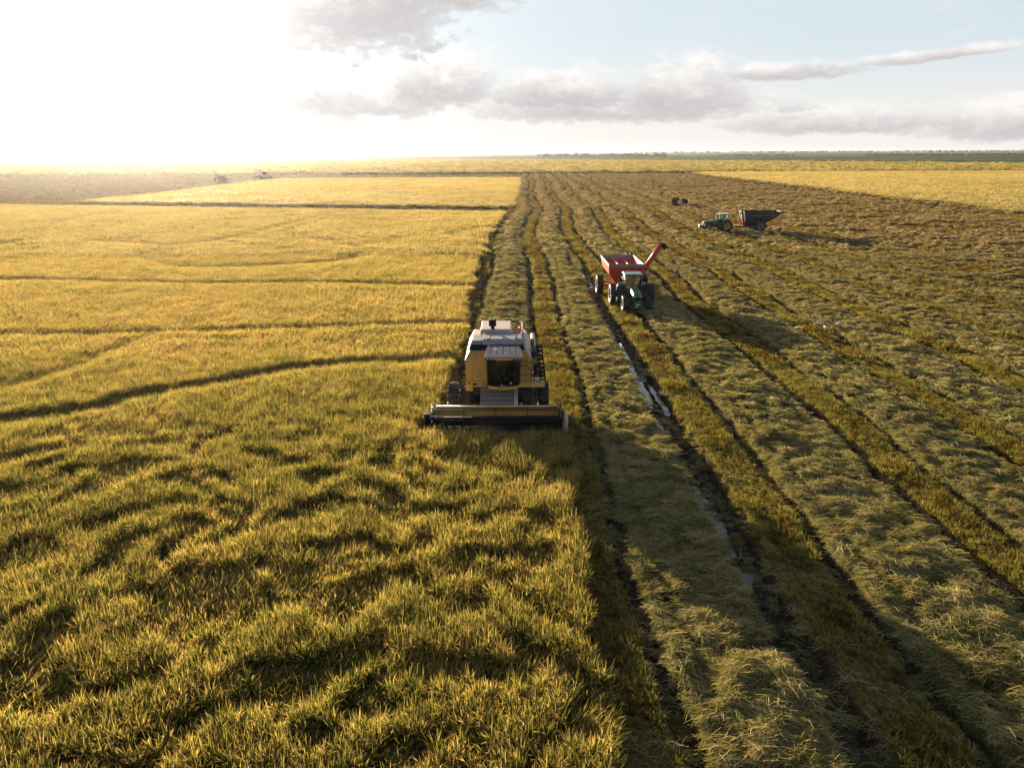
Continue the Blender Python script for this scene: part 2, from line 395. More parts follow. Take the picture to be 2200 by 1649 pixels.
def strawmat():
    m, T, out = newmat('straw_mat')
    ge = T.node('ShaderNodeNewGeometry'); P = ge.outputs['Position']
    sp = T.node('ShaderNodeSeparateXYZ'); T.l.new(P, sp.inputs[0])
    fib = T.noise(T.comb(T.m('MULTIPLY', sp.outputs[0], 3.0), T.m('MULTIPLY', sp.outputs[1], 22.0), T.m('MULTIPLY', sp.outputs[2], 22.0)), 1.0, 5, .7, .8)
    big = T.noise(P, .45, 4, .6); mid = T.noise(P, 2.2, 4, .6)
    f = T.m('ADD', T.m('MULTIPLY', fib, .45), T.m('ADD', T.m('MULTIPLY', big, .3), T.m('MULTIPLY', mid, .25)))
    c = T.ramp(f, [(.34, (.040, .040, .013)), (.46, (.095, .086, .031)), (.56, (.15, .13, .052)), (.68, (.22, .18, .08))])
    old = T.ramp(f, [(.34, (.07, .048, .024)), (.46, (.15, .105, .052)), (.56, (.22, .16, .075)), (.68, (.30, .22, .105))])
    c = T.mix(T.rng(T.m('ADD', sp.outputs[1], T.m('MULTIPLY', sp.outputs[0], 1.6)), 110, 340), c, old)
    p = princ(T, c, .85, spec=.0, normal=bump(T, T.m('ADD', T.m('MULTIPLY', fib, .6), T.m('MULTIPLY', mid, .6)), .14, .9))
    tr = T.node('ShaderNodeBsdfTranslucent'); T.put(tr.inputs[0], c)
    mx = T.node('ShaderNodeMixShader'); mx.inputs[0].default_value = .15
    T.l.new(p.outputs[0], mx.inputs[1]); T.l.new(tr.outputs[0], mx.inputs[2]); T.l.new(mx.outputs[0], out.inputs[0])
    return m
M_mat = strawmat()
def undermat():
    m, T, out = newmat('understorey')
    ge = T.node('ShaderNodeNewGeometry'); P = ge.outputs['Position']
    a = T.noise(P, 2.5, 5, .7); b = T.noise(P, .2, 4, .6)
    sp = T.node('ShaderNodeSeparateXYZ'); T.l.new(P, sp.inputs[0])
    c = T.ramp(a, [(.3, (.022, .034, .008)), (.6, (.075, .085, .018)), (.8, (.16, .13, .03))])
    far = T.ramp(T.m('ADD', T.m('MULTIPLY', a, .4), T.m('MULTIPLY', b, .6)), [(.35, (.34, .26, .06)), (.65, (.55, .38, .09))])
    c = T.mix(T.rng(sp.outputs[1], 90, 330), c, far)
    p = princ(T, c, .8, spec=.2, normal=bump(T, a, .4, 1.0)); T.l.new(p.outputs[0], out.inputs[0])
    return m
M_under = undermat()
def watermat():
    m, T, out = newmat('puddle_water')
    ge = T.node('ShaderNodeNewGeometry'); n = T.noise(ge.outputs['Position'], 2.0, 3, .5)
    p = princ(T, (.016, .015, .014), .04, spec=.5, normal=bump(T, n, .003, .5)); T.l.new(p.outputs[0], out.inputs[0])
    return m
M_water = watermat()

# ------------------------------------------------------------------ mesh helpers
def npmesh(name, v, q, mat=None, smooth=True, attrs=None, tris=None):
    me = bpy.data.meshes.new(name)
    v = np.asarray(v, np.float32)
    me.vertices.add(len(v)); me.vertices.foreach_set('co', v.ravel())
    parts = []
    if q is not None and len(q): parts.append(np.asarray(q, np.int32))
    if tris is not None and len(tris): parts.append(np.asarray(tris, np.int32))
    if parts:
        loops = np.concatenate([p.ravel() for p in parts]); sizes = np.concatenate([np.full(len(p), p.shape[1]) for p in parts])
        starts = np.concatenate([[0], np.cumsum(sizes)[:-1]])
        me.loops.add(len(loops)); me.loops.foreach_set('vertex_index', loops)
        me.polygons.add(len(sizes)); me.polygons.foreach_set('loop_start', starts.astype(np.int32))
        me.polygons.foreach_set('use_smooth', np.full(len(sizes), smooth))
    for k, a in (attrs or {}).items():
        a = np.asarray(a, np.float32)
        if a.ndim == 2:
            at = me.attributes.new(k, 'FLOAT_VECTOR', 'POINT'); at.data.foreach_set('vector', a.ravel())
        else:
            at = me.attributes.new(k, 'FLOAT', 'POINT'); at.data.foreach_set('value', a)
    if mat: me.materials.append(mat)
    me.update(calc_edges=True)
    return me
def link(name, me, parent=None):
    o = bpy.data.objects.new(name, me); COL.objects.link(o)
    if parent: o.parent = parent
    return o
def grid(Ys, ts, s0=20.0):
    YY, TT = np.meshgrid(Ys, ts, indexing='ij')
    XX = TT * np.sqrt(YY ** 2 + s0 ** 2)
    nr, nc = YY.shape
    i = np.arange(nr * nc).reshape(nr, nc)
    q = np.stack([i[:-1, :-1], i[:-1, 1:], i[1:, 1:], i[1:, :-1]], -1).reshape(-1, 4)
    return XX.ravel(), YY.ravel(), q
def compact(v, q, attrs=None):
    used = np.unique(q); m = np.full(len(v), -1); m[used] = np.arange(len(used))
    return v[used], m[q], {k: a[used] for k, a in (attrs or {}).items()}

Ys = [10.0]
while Ys[-1] < 560: Ys.append(Ys[-1] + max(.055, Ys[-1] ** 2 / (13 * 745) * .85))
fine = np.array(Ys)
outer = [fine[-1]]
while outer[-1] < 26000: outer.append(outer[-1] * 1.06)
rows = np.concatenate([np.array([-90, -50, -25, -10, 0, 6]), fine, np.array(outer[1:])])
tf = np.arange(-.14, .96, .0016)
cols = np.concatenate([np.array([-2.2, -1.7, -1.35, -1.15]), np.arange(-1.0, -.15, .02), tf, np.array([1.0, 1.1, 1.3, 1.7, 2.2])])
X, Y, Q = grid(rows, cols)
gz, st, Tw, mud = field(X, Y)
gz = np.where((Y < 9) | (Y > 560), 0, gz)
farm = np.clip((Y - 600) / 200, 0, 1)
ground = link('ground', npmesh('ground', np.stack([X, Y, gz], -1), Q, M_land, attrs={'mud': mud, 'stub': np.maximum(Tw, farm)}))
tag(ground, kind='structure')

X, Y, Q = grid(fine[fine < 520], tf)
gz, st, Tw, mud = field(X, Y)
keep = (st[Q] > .02).any(1)
v = np.stack([X, Y, gz + np.where(st > .02, st, -.12)], -1)
v, q, _ = compact(v, Q[keep])
straw_me = npmesh('straw', v, q, M_mat)

# water lying in the ruts
wv = []; wq = []
for pl in PUD:
    for i, (a, b, w) in enumerate(pl):
        wv += [(a - w - .35, b, -.27), (a + w + .35, b, -.27)]
        if i: n = len(wv); wq.append((n - 4, n - 3, n - 1, n - 2))
tag(link('puddle_water', npmesh('puddle_water', wv, wq, M_water, False)), kind='structure')
# irrigation canal at the far left
cv = []; cq = []
for i, (u, vv_, w) in enumerate([(-150, 387, 5), (0, 381.5, 5), (110, 376.5, 5), (220, 371.5, 5), (330, 367, 6), (420, 363.5, 8), (560, 361.5, 9)]):
    a, b = gp(u, vv_); a *= .98
    cv += [(a, b - w, .05), (a, b + w, .05)]
    if i: n = len(cv); cq.append((n - 4, n - 2, n - 1, n - 3))
tag(link('canal_water', npmesh('canal_water', cv, cq, M_water, False)), kind='structure')

# ------------------------------------------------------------------ plants to scatter
def blades(name, n, rad, h, hv, w, lean, seed, mat, tone0=.1, tone1=.6, gold=.35, row=False, flat=False, seg=3):
    """n separate curved leaves growing from a clump; a share of them carries a golden nodding ear"""
    rg = random.Random(seed); V = []; Qd = []; Tr = []; tone = []
    for i in range(n):
        a = rg.uniform(0, 6.283); r = rad * math.sqrt(rg.random())
        bx, by = r * math.cos(a), r * math.sin(a)
        H = h * rg.uniform(1 - hv, 1 + hv)
        d = rg.uniform(0, 6.283) if rg.random() < .5 else a + rg.uniform(-.8, .8)
        ln = lean * rg.uniform(.25, 1.0)
        ex = H * math.sin(ln); ez = H * math.cos(ln)
        f = rg.uniform(0, 3.1416); wx, wy = math.cos(f) * w / 2, math.sin(f) * w / 2
        ear = rg.random() < gold
        b0 = len(V); jt = rg.uniform(-.15, .15)
        for s in range(seg + 1):
            t = s / seg
            out = ex * t ** 1.8 * (1.25 if ear else 1)
            z = ez * (t - (.34 if ear else .12) * t ** 3.5)
            ww = (1 - t * .35) if not ear else (.45 + (1.1 if t > .55 else 0.0))
            cx, cy = bx + math.cos(d) * out, by + math.sin(d) * out
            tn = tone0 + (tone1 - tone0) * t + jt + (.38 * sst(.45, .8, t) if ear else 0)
            if s < seg:
                V += [(cx - wx * ww, cy - wy * ww, z), (cx + wx * ww, cy + wy * ww, z)]; tone += [tn, tn]
                if s: k = b0 + 2 * s; Qd.append((k - 2, k - 1, k + 1, k))
            else:
                V.append((cx, cy, z)); tone.append(tn); k = b0 + 2 * s; Tr.append((k - 2, k - 1, k))
    me = npmesh(name, V, Qd, mat, True, {'tone': np.array(tone)}, tris=Tr)
    return bpy.data.objects.new(name, me)
def strands(name, n, rad, L, w, hump, seed, mat, t0=.2, t1=.9, spread=.55):
    """cut straw lying down: thin bowed strands, most of them across the pass"""
    rg = random.Random(seed); V = []; Qd = []; tone = []
    for i in range(n):
        cx, cy = rg.uniform(-rad, rad), rg.uniform(-rad, rad); a = rg.gauss(0, spread * 1.45)
        l = L * rg.uniform(.5, 1.2); bow = rg.uniform(-.2, .2) * l; z0 = rg.uniform(0, hump * .5); hz = rg.uniform(.1, 1) * hump; tl = rg.uniform(-.35, .35) * hump
        tn = rg.uniform(t0, t1); b0 = len(V); ph = rg.uniform(.2, 1.5); cw, sw_ = math.cos(ph), math.sin(ph)
        for s in range(4):
            t = s / 3 * 2 - 1
            x = t * l / 2; y = bow * t * t; z = z0 + hz * (1 - t * t) + tl * t
            px, py = cx + x * math.cos(a) - y * math.sin(a), cy + x * math.sin(a) + y * math.cos(a)
            ox, oy = -math.sin(a) * w / 2, math.cos(a) * w / 2
            V += [(px - ox * cw, py - oy * cw, z), (px + ox * cw, py + oy * cw, z + w * sw_)]; tone += [tn, tn]
            if s: k = b0 + 2 * s; Qd.append((k - 2, k - 1, k + 1, k))
    me = npmesh(name, V, Qd, mat, True, {'tone': np.array(tone)})
    return bpy.data.objects.new(name, me)

def scatter(name, base_me, batches, label, cat):
    """one object: its own mesh plus many instances of the given plants (geometry nodes)"""
    o = link(name, base_me)
    for bi, (pts, rot, scl, idx, objs) in enumerate(batches):
        if len(pts) == 0: continue
        n0 = len(base_me.vertices)
    # all batches share one point cloud, a loose-vertex part of the mesh, told apart by the 'batch' attribute
    v0 = np.zeros(len(base_me.vertices) * 3, np.float32); base_me.vertices.foreach_get('co', v0)
    n0 = len(base_me.vertices)
    N = sum(len(b[0]) for b in batches)
    base_me.vertices.add(N)
    allc = np.concatenate([v0.reshape(-1, 3)] + [np.asarray(b[0], np.float32) for b in batches]); base_me.vertices.foreach_set('co', allc.ravel().astype(np.float32))
    def att(nm, typ, arrs, fill):
        a = base_me.attributes.get(nm) or base_me.attributes.new(nm, typ, 'POINT')
        z = np.concatenate([fill] + arrs).astype(np.int32 if typ == 'INT' else np.float32)
        a.data.foreach_set('vector' if typ == 'FLOAT_VECTOR' else 'value', z.ravel())
    att('irot', 'FLOAT_VECTOR', [np.asarray(b[1]) for b in batches], np.zeros((n0, 3)))
    att('iscl', 'FLOAT_VECTOR', [np.asarray(b[2]) for b in batches], np.ones((n0, 3)))
    att('iidx', 'INT', [np.asarray(b[3]) for b in batches], np.zeros(n0))
    att('ibat', 'INT', [np.full(len(b[0]), i + 1) for i, b in enumerate(batches)], np.zeros(n0))
    ng = bpy.data.node_groups.new(name + '_scatter', 'GeometryNodeTree')
    ng.interface.new_socket('Geometry', in_out='INPUT', socket_type='NodeSocketGeometry')
    ng.interface.new_socket('Geometry', in_out='OUTPUT', socket_type='NodeSocketGeometry')
    N_ = ng.nodes; L_ = ng.links
    gi = N_.new('NodeGroupInput'); go = N_.new('NodeGroupOutput'); jo = N_.new('GeometryNodeJoinGeometry')
    def na(nm, dt):
        n = N_.new('GeometryNodeInputNamedAttribute'); n.data_type = dt; n.inputs['Name'].default_value = nm
        return n.outputs['Attribute']
    rot, scl, idx, bat = na('irot', 'FLOAT_VECTOR'), na('iscl', 'FLOAT_VECTOR'), na('iidx', 'INT'), na('ibat', 'INT')
    for bi, b in enumerate(batches):
        gj = N_.new('GeometryNodeJoinGeometry')
        for ob in b[4]:
            oi = N_.new('GeometryNodeObjectInfo'); oi.inputs['Object'].default_value = ob; oi.inputs['As Instance'].default_value = True
            L_.new(oi.outputs['Geometry'], gj.inputs[0])
        cmp = N_.new('FunctionNodeCompare'); cmp.data_type = 'INT'; cmp.operation = 'EQUAL'
        L_.new(bat, cmp.inputs[2]); cmp.inputs[3].default_value = bi + 1
        ip = N_.new('GeometryNodeInstanceOnPoints')
        L_.new(gi.outputs[0], ip.inputs['Points']); L_.new(cmp.outputs[0], ip.inputs['Selection'])
        L_.new(gj.outputs[0], ip.inputs['Instance']); ip.inputs['Pick Instance'].default_value = True
        L_.new(idx, ip.inputs['Instance Index'])
        L_.new(rot, ip.inputs['Rotation']); L_.new(scl, ip.inputs['Scale'])
        L_.new(ip.outputs[0], jo.inputs[0])
    L_.new(gi.outputs[0], jo.inputs[0]); L_.new(jo.outputs[0], go.inputs[0])
    md = o.modifiers.new('scatter', 'NODES'); md.node_group = ng
    tag(o, label, cat, kind='stuff')
    print('scatter', name, N)
    return o
def pts_in(x0, x1, y0, y1, dens, tmax=.80, tmin=-.82, marg=3.0):
    """jittered points with the given density inside the wedge the camera and a step to its side can see"""
    st_ = 1 / math.sqrt(dens)
    ys = np.arange(y0, y1, st_); xs = np.arange(x0, x1, st_)
    XX, YY = np.meshgrid(xs, ys); XX = XX.ravel() + rs.uniform(-.5, .5, XX.size) * st_; YY = YY.ravel() + rs.uniform(-.5, .5, YY.size) * st_
    m = (XX < YY * tmax + marg) & (XX > YY * tmin - marg) & (YY >= y0) & (YY < y1)
    return XX[m], YY[m]

# lines pressed into the standing crop: contour banks and old wheel tracks (traced on the ground), half width, lift, sink
def tl(pts, z=.8): return [gp(u, v, z) for u, v in pts]
BANKS = [
    (tl([(-120, 902), (0, 884), (120, 868), (220, 850), (360, 824), (500, 799), (620, 780), (720, 770), (850, 762), (975, 757)]), .95, .20, .42),
    (tl([(-100, 706), (0, 705), (200, 703), (450, 698), (650, 692), (800, 688), (985, 684)]), .8, .12, .32),
    (tl([(-100, 586), (0, 588), (200, 594), (500, 600), (700, 598), (850, 602), (1005, 606)]), 1.1, .12, .34),
    (tl([(330, 552), (318, 540), (330, 528), (380, 520), (450, 514), (530, 500), (600, 482), (700, 458), (730, 452)], .8), 1.3, .0, .32),
    (tl([(330, 552), (370, 563), (450, 567), (560, 564), (660, 558), (740, 552), (785, 538), (770, 524), (700, 512), (640, 505), (615, 496), (640, 482), (720, 462)]), 1.3, .0, .32),
    (tl([(0, 520), (70, 506), (90, 488), (150, 466), (260, 446)]), 1.6, 0, .4),
    (tl([(200, 512), (300, 517), (330, 520)]), 1.2, 0, .35),
    (tl([(1045, 508), (1000, 506), (960, 502), (990, 494), (1050, 484)]), 1.3, 0, .30),
    (tl([(820, 870), (700, 900), (640, 935)]), .5, 0, .0),
    (tl([(0, 816), (110, 790), (230, 745), (330, 700)]), .9, 0, .25),
]
def bank(x, Y):
    """canopy change along the traced lines: lift just behind, sink on the viewer's side"""
    out = np.zeros(np.shape(x)); w_ = np.full(np.shape(x), 9.)
    wx = x + (vn(x / 1.5, Y / 1.5, 61) - .5) * .7; wy = Y + (vn(x / 1.7, Y / 1.7, 62) - .5) * .9
    for pl, hw, up, dn in BANKS:
        for (x0, y0), (x1, y1) in zip(pl[:-1], pl[1:]):
            m = (wy > min(y0, y1) - 4) & (wy < max(y0, y1) + 4) & (wx > min(x0, x1) - 4) & (wx < max(x0, x1) + 4)
            if not m.any(): continue
            dx, dy = x1 - x0, y1 - y0; L = dx * dx + dy * dy
            tt = ((wx[m] - x0) * dx + (wy[m] - y0) * dy) / L; t = np.clip(tt, 0, 1)
            ex, ey = wx[m] - x0 - t * dx, wy[m] - y0 - t * dy; d = np.hypot(ex, ey)
            sink = -dn * np.exp(-(d / hw) ** 2)
            lift = up * np.exp(-((d / hw - 1.1) / .6) ** 2) * (ey > 0)
            cur = out[m]; new = sink + lift
            out[m] = np.where(np.abs(new) > np.abs(cur), new, cur)
    return out
def canopy(x, Y):
    """relative height of the crop and how far and which way it leans"""
    wx = x + (fbm(x / 4, Y / 3, 71, 2) - .5) * 5; wy = Y + (fbm(x / 3.2, Y / 4, 72, 2) - .5) * 5
    n = fbm(wx / 1.45, wy / .95, 73, 3)
    zone = np.clip(1.0 - (Y - 25) / 14.0, 0, 1) * sst(.15, .45, fbm(x / 7 + 4, Y / 5, 74, 2) + .12) + .10
    far = sst(.60, .72, fbm(x / 6.0, Y / 3.0, 75, 3)) * .35 * sst(35, 60, Y)
    lodge = np.clip(sst(.50, .60, n) * zone * 1.2 + far, 0, 1)
    b = bank(x, Y)
    h = 1 - .47 * lodge + .22 * (n - .5) + .22 * (fbm(x / .75, Y / .75, 70, 2) - .5) + b
    dirn = 2.4 + 2.4 * (fbm(x / 4, Y / 3.5, 76, 2) - .5) * 2 + 1.2 * (vn(x / 1.4, Y / 1.4, 77) - .5)
    lean = .16 + .85 * lodge + .12 * (vn(x / .8, Y / .8, 78) - .5)
    return np.clip(h, .3, 1.4), lean, dirn, lodge

HC = .92
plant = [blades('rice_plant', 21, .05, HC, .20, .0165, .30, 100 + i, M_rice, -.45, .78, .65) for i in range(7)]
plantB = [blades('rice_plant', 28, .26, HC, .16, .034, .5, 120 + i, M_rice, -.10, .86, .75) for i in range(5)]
patchC = [blades('rice_patch', 70, .95, HC, .14, .11, .55, 140 + i, M_ricefar, .05, .7, .5, seg=2) for i in range(5)]
patchD = [blades('rice_patch', 220, 4.6, 1.0, .10, .42, .55, 160 + i, M_ricefar, .15, .6, .4, seg=2) for i in range(4)]

def rice_points(mask, x0, x1, y0, y1, dens, nvar, width=1.0):
    x, Y = pts_in(x0, x1, y0, y1, dens)
    m = mask(x, Y)
    if mask is riceA: m &= ~((x > -4.6) & (x < 3.1) & (Y > 32.55) & (Y < 34.3))
    x, Y = x[m], Y[m]
    h, lean, dr, lo = canopy(x, Y)
    jit = rs.uniform(-.5, .5, len(x)) * np.where(lo > .3, .9, 6.2)
    rot = np.stack([lean, np.zeros(len(x)), dr + jit], -1)
    s = rs.uniform(.80, 1.12, len(x))
    scl = np.stack([s * width, s * width, s * np.clip(h / np.maximum(np.cos(lean), .6), .3, 1.5)], -1)
    return np.stack([x, Y, np.zeros(len(x))], -1), rot, scl, rs.randint(0, nvar, len(x))
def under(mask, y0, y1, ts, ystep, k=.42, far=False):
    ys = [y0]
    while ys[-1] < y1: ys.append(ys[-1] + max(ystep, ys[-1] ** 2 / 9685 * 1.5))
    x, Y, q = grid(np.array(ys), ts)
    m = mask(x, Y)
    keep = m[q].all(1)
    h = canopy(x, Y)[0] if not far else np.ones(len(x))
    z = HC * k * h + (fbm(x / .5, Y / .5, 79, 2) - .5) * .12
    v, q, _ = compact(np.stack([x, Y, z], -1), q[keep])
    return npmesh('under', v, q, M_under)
near_cut = lambda x, Y: riceA(x, Y) & ~((x > -4.7) & (x < 3.2) & (Y > 32.3) & (Y < 34.4))
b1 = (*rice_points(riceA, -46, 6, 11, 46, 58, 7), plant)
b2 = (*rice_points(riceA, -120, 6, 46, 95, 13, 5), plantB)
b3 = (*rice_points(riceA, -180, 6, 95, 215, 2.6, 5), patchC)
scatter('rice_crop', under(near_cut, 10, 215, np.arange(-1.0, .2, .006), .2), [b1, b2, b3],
        'uncut golden green rice standing across the whole left foreground up to the harvester', 'rice crop')
b4 = (*rice_points(riceB, -125, 10, 180, 400, .9, 5, 1.1), patchC)
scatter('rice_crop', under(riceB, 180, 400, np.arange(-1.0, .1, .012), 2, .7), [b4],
        'golden uncut rice block behind the dark crossing strip, left of the cut swaths', 'rice crop')
b5 = (*rice_points(riceD, 100, 420, 100, 490, .45, 5, 1.2), patchC)
scatter('rice_crop', under(riceD, 100, 492, np.arange(.1, 1.2, .012), 2, .7), [b5],
        'golden uncut rice field on the far right beyond the cut ground', 'rice crop')
b6 = (*rice_points(riceC, -1500, 1300, 490, 1500, .030, 4), patchD)
scatter('rice_crop', under(riceC, 490, 1500, np.arange(-1.1, 1.1, .02), 10, .8, True), [b6],
        'distant band of golden rice running the full width below the green horizon land', 'rice crop')

# stubble left standing in the strips between the straw
stubs = [blades('stubble_tuft', 22, .075, .30, .3, .016, .55, 200 + i, M_stub, .15, .80, .2) for i in range(4)] + [blades('stubble_tuft', 22, .075, .26, .3, .016, .6, 205 + i, M_stub, .0, .28, .1) for i in range(2)]
stubB = [blades('stubble_tuft', 20, .20, .28, .3, .038, .6, 210 + i, M_stub, .2 if i < 3 else 0, .8 if i < 3 else .28, .2) for i in range(5)]
stubC = [blades('stubble_tuft', 36, .62, .32, .3, .10, .6, 220 + i, M_stub, .3 if i < 2 else .12, .8 if i < 2 else .42, .2, seg=2) for i in range(4)]
def stub_points(x0, x1, y0, y1, dens, nvar, rows=False, zs=1.0, tmin=-.12):
    x, Y = pts_in(x0, x1, y0, y1, dens, tmin=tmin)
    if rows:
        rel, kk = strips(x, Y); Tn = x - np.where(rel > 3.2, rel - 6.5, rel)
        x = Tn + np.round((x - Tn) / .21) * .21 + rs.normal(0, .02, len(x))
    g, s_, T, mu = field(x, Y)
    m = (T > .45) & (s_ < .08) & (rs.uniform(0, 1, len(x)) < T + .1) & (pud_d(x, Y) < -.15)
    m &= ~((x > -3.5) & (x < 2.2) & (Y > 31) & (Y < 36.8))
    x, Y, g = x[m], Y[m], g[m]
    bl = vn(Y / 1.7, x / 3.0, 81)
    s = rs.uniform(.75, 1.2, len(x)) * (.50 + .85 * bl)
    rot = np.stack([rs.uniform(0, .35, len(x)), np.zeros(len(x)), rs.uniform(0, 6.28, len(x))], -1)
    rel, kk = strips(x, Y); ed = ((rel > 5.0) & (rel < 6.1)) | ((rel > .55) & (rel < 1.0)) | (bl < .28)
    idx = rs.randint(0, max(nvar - 2, 2), len(x)); idx = np.where(ed & (rs.uniform(0, 1, len(x)) < .75), nvar - 1 - rs.randint(0, 2, len(x)), idx)
    return np.stack([x, Y, g - .02], -1), rot, np.stack([s, s, s * zs], -1), idx
sb = [(*stub_points(0, 36, 11, 46, 44, 6, True), stubs), (*stub_points(-3, 70, 46, 95, 15, 5), stubB), (*stub_points(-3, 130, 95, 200, 3.2, 4), stubC), (*stub_points(-5, 130, 200, 500, .7, 4), stubC), (*stub_points(-450, -2, 235, 500, .16, 4, tmin=-.82), stubC), (*stub_points(-220, -1, 162, 235, .7, 4, tmin=-.82), stubC)]
scatter('rice_stubble', npmesh('stub0', [(0, 5, -.3)], None, M_stub), sb,
        'yellow green stubble rows with rusty stems between the straw bands on the cut side', 'stubble')

# loose straw over the swaths
st1 = [strands('straw_wisp', 26, .16, .55, .011, .08, 300 + i, M_straw, 0.0, 1.0) for i in range(7)]
st2 = [strands('straw_wisp', 18, .24, .5, .024, .10, 310 + i, M_straw, .1, .95, .4) for i in range(5)]
st3 = [strands('straw_wisp', 20, .42, .7, .055, .16, 320 + i, M_straw, .2, .9, .4) for i in range(4)]
def straw_points(x0, x1, y0, y1, dens, nvar, off):
    x, Y = pts_in(x0, x1, y0, y1, dens, tmin=-.12)
    g, s_, T, mu = field(x, Y)
    m = (s_ > .15) | ((rs.uniform(0, 1, len(x)) < np.where(Y < 45, .20, .06)) & (x > edge(Y) + .3) & (pud_d(x, Y) < -.1) & ~rice(x, Y))
    m &= ~((x > -4) & (x < 3) & (Y > 31) & (Y < 42.5))
    x, Y, g, s_ = x[m], Y[m], g[m], s_[m]
    flow = (fbm(x / 1.1, Y / 1.1, 91, 2) - .5) * 3.6
    rot = np.stack([rs.uniform(-.30, .40, len(x)), rs.uniform(-.15, .15, len(x)), flow + rs.normal(0, .35, len(x))], -1)
    s = rs.uniform(.75, 1.25, len(x))
    return np.stack([x, Y, g + np.maximum(s_, 0) - off], -1), rot, np.stack([s, s, s], -1), rs.randint(0, nvar, len(x))
wb = [(*straw_points(0, 34, 11, 34, 36, 7, .02), st1), (*straw_points(-3, 80, 34, 100, 16, 5, .04), st2), (*straw_points(-4, 130, 100, 260, 3.0, 4, .06), st3), (*straw_points(-4, 130, 260, 500, .8, 4, .06), st3)]
scatter('straw_swath', straw_me, wb, 'matted olive straw lying in rippled bands behind and beside the harvesters', 'straw')
#P3
# ------------------------------------------------------------------ modelling helpers
class MB:
    def __init__(s): s.v = []; s.f = []; s.s = []
    def add(s, vs, fs, smooth=False):
        b = len(s.v); s.v += [tuple(v) for v in vs]; s.f += [tuple(b + i for i in f) for f in fs]; s.s += [smooth] * len(fs); return s
    def hexa(s, p):
        """8 corners: bottom ring 0-3 counter-clockwise, top ring 4-7"""
        return s.add(p, [(3, 2, 1, 0), (4, 5, 6, 7), (0, 1, 5, 4), (1, 2, 6, 5), (2, 3, 7, 6), (3, 0, 4, 7)])
    def box(s, c, d, rot=None):
        x, y, z = (k / 2 for k in d)
        P = [Vector(q) for q in ((-x, -y, -z), (x, -y, -z), (x, y, -z), (-x, y, -z), (-x, -y, z), (x, -y, z), (x, y, z), (-x, y, z))]
        if rot: P = [rot @ q for q in P]
        return s.hexa([q + Vector(c) for q in P])
    def taper(s, b, t):
        """b, t = (x0, x1, y0, y1, z) bottom and top rectangles"""
        return s.hexa([(b[0], b[2], b[4]), (b[1], b[2], b[4]), (b[1], b[3], b[4]), (b[0], b[3], b[4]), (t[0], t[2], t[4]), (t[1], t[2], t[4]), (t[1], t[3], t[4]), (t[0], t[3], t[4])])
    def tube(s, p0, p1, r0, r1=None, n=12, cap=True):
        return s.path([p0, p1], [r0, r0 if r1 is None else r1], n, cap)
    def path(s, pts, r, n=8, cap=True):
        pts = [Vector(p) for p in pts]
        if not hasattr(r, '__len__'): r = [r] * len(pts)
        V = []; prev = None
        for i, p in enumerate(pts):
            d = (pts[min(i + 1, len(pts) - 1)] - pts[max(i - 1, 0)]).normalized()
            if prev is None:
                u = d.orthogonal().normalized()
            else: u = (prev - d * prev.dot(d)).normalized()
            prev = u; w = d.cross(u)
            V += [p + (u * math.cos(6.2832 * k / n) + w * math.sin(6.2832 * k / n)) * r[i] for k in range(n)]
        F = [(i * n + k, i * n + (k + 1) % n, (i + 1) * n + (k + 1) % n, (i + 1) * n + k) for i in range(len(pts) - 1) for k in range(n)]
        s.add(V, F, True)
        if cap: b = len(s.v) - len(V); s.f += [tuple(b + k for k in range(n - 1, -1, -1)), tuple(b + (len(pts) - 1) * n + k for k in range(n))]; s.s += [False, False]
        return s
    def prism(s, poly, a, b, ax='x'):
        """polygon given in the two other axes, extruded along ax from a to b"""
        def P(q, t): return (t, q[0], q[1]) if ax == 'x' else ((q[0], t, q[1]) if ax == 'y' else (q[0], q[1], t))
        n = len(poly)
        return s.add([P(q, a) for q in poly] + [P(q, b) for q in poly], [tuple(range(n - 1, -1, -1)), tuple(range(n, 2 * n))] + [(i, (i + 1) % n, n + (i + 1) % n, n + i) for i in range(n)])
    def lathe(s, prof, c, n=28, ax='x'):
        """prof = (along axis, radius) list"""
        V = []
        for k in range(n):
            a = 6.2832 * k / n
            for (t, r) in prof:
                q = (t, r * math.cos(a), r * math.sin(a)) if ax == 'x' else (r * math.cos(a), r * math.sin(a), t)
                V.append((c[0] + q[0], c[1] + q[1], c[2] + q[2]))
        m = len(prof)
        return s.add(V, [(k * m + i, k * m + i + 1, ((k + 1) % n) * m + i + 1, ((k + 1) % n) * m + i) for k in range(n) for i in range(m - 1)], True)
    def build(s, name, mat, parent=None, bev=0.0):
        me = bpy.data.meshes.new(name); me.from_pydata(s.v, [], s.f)
        me.polygons.foreach_set('use_smooth', s.s); me.materials.append(mat)
        bm = bmesh.new(); bm.from_mesh(me); bmesh.ops.recalc_face_normals(bm, faces=bm.faces); bm.to_mesh(me); bm.free(); me.update()
        o = link(name, me, parent)
        if bev:
            b = o.modifiers.new('bevel', 'BEVEL'); b.width = bev; b.segments = 2; b.limit_method = 'ANGLE'; b.angle_limit = R(35)
        return o
def empty(name, loc, rz=0.0):
    o = bpy.data.objects.new(name, None); COL.objects.link(o); o.location = loc; o.rotation_euler = (0, 0, rz); o.empty_display_size = .3
    return o
def copy_tree(o, parent=None):
    c = o.copy(); COL.objects.link(c); c.parent = parent
    for k in [k for k in bpy.data.objects if k.parent == o]: copy_tree(k, c)
    return c
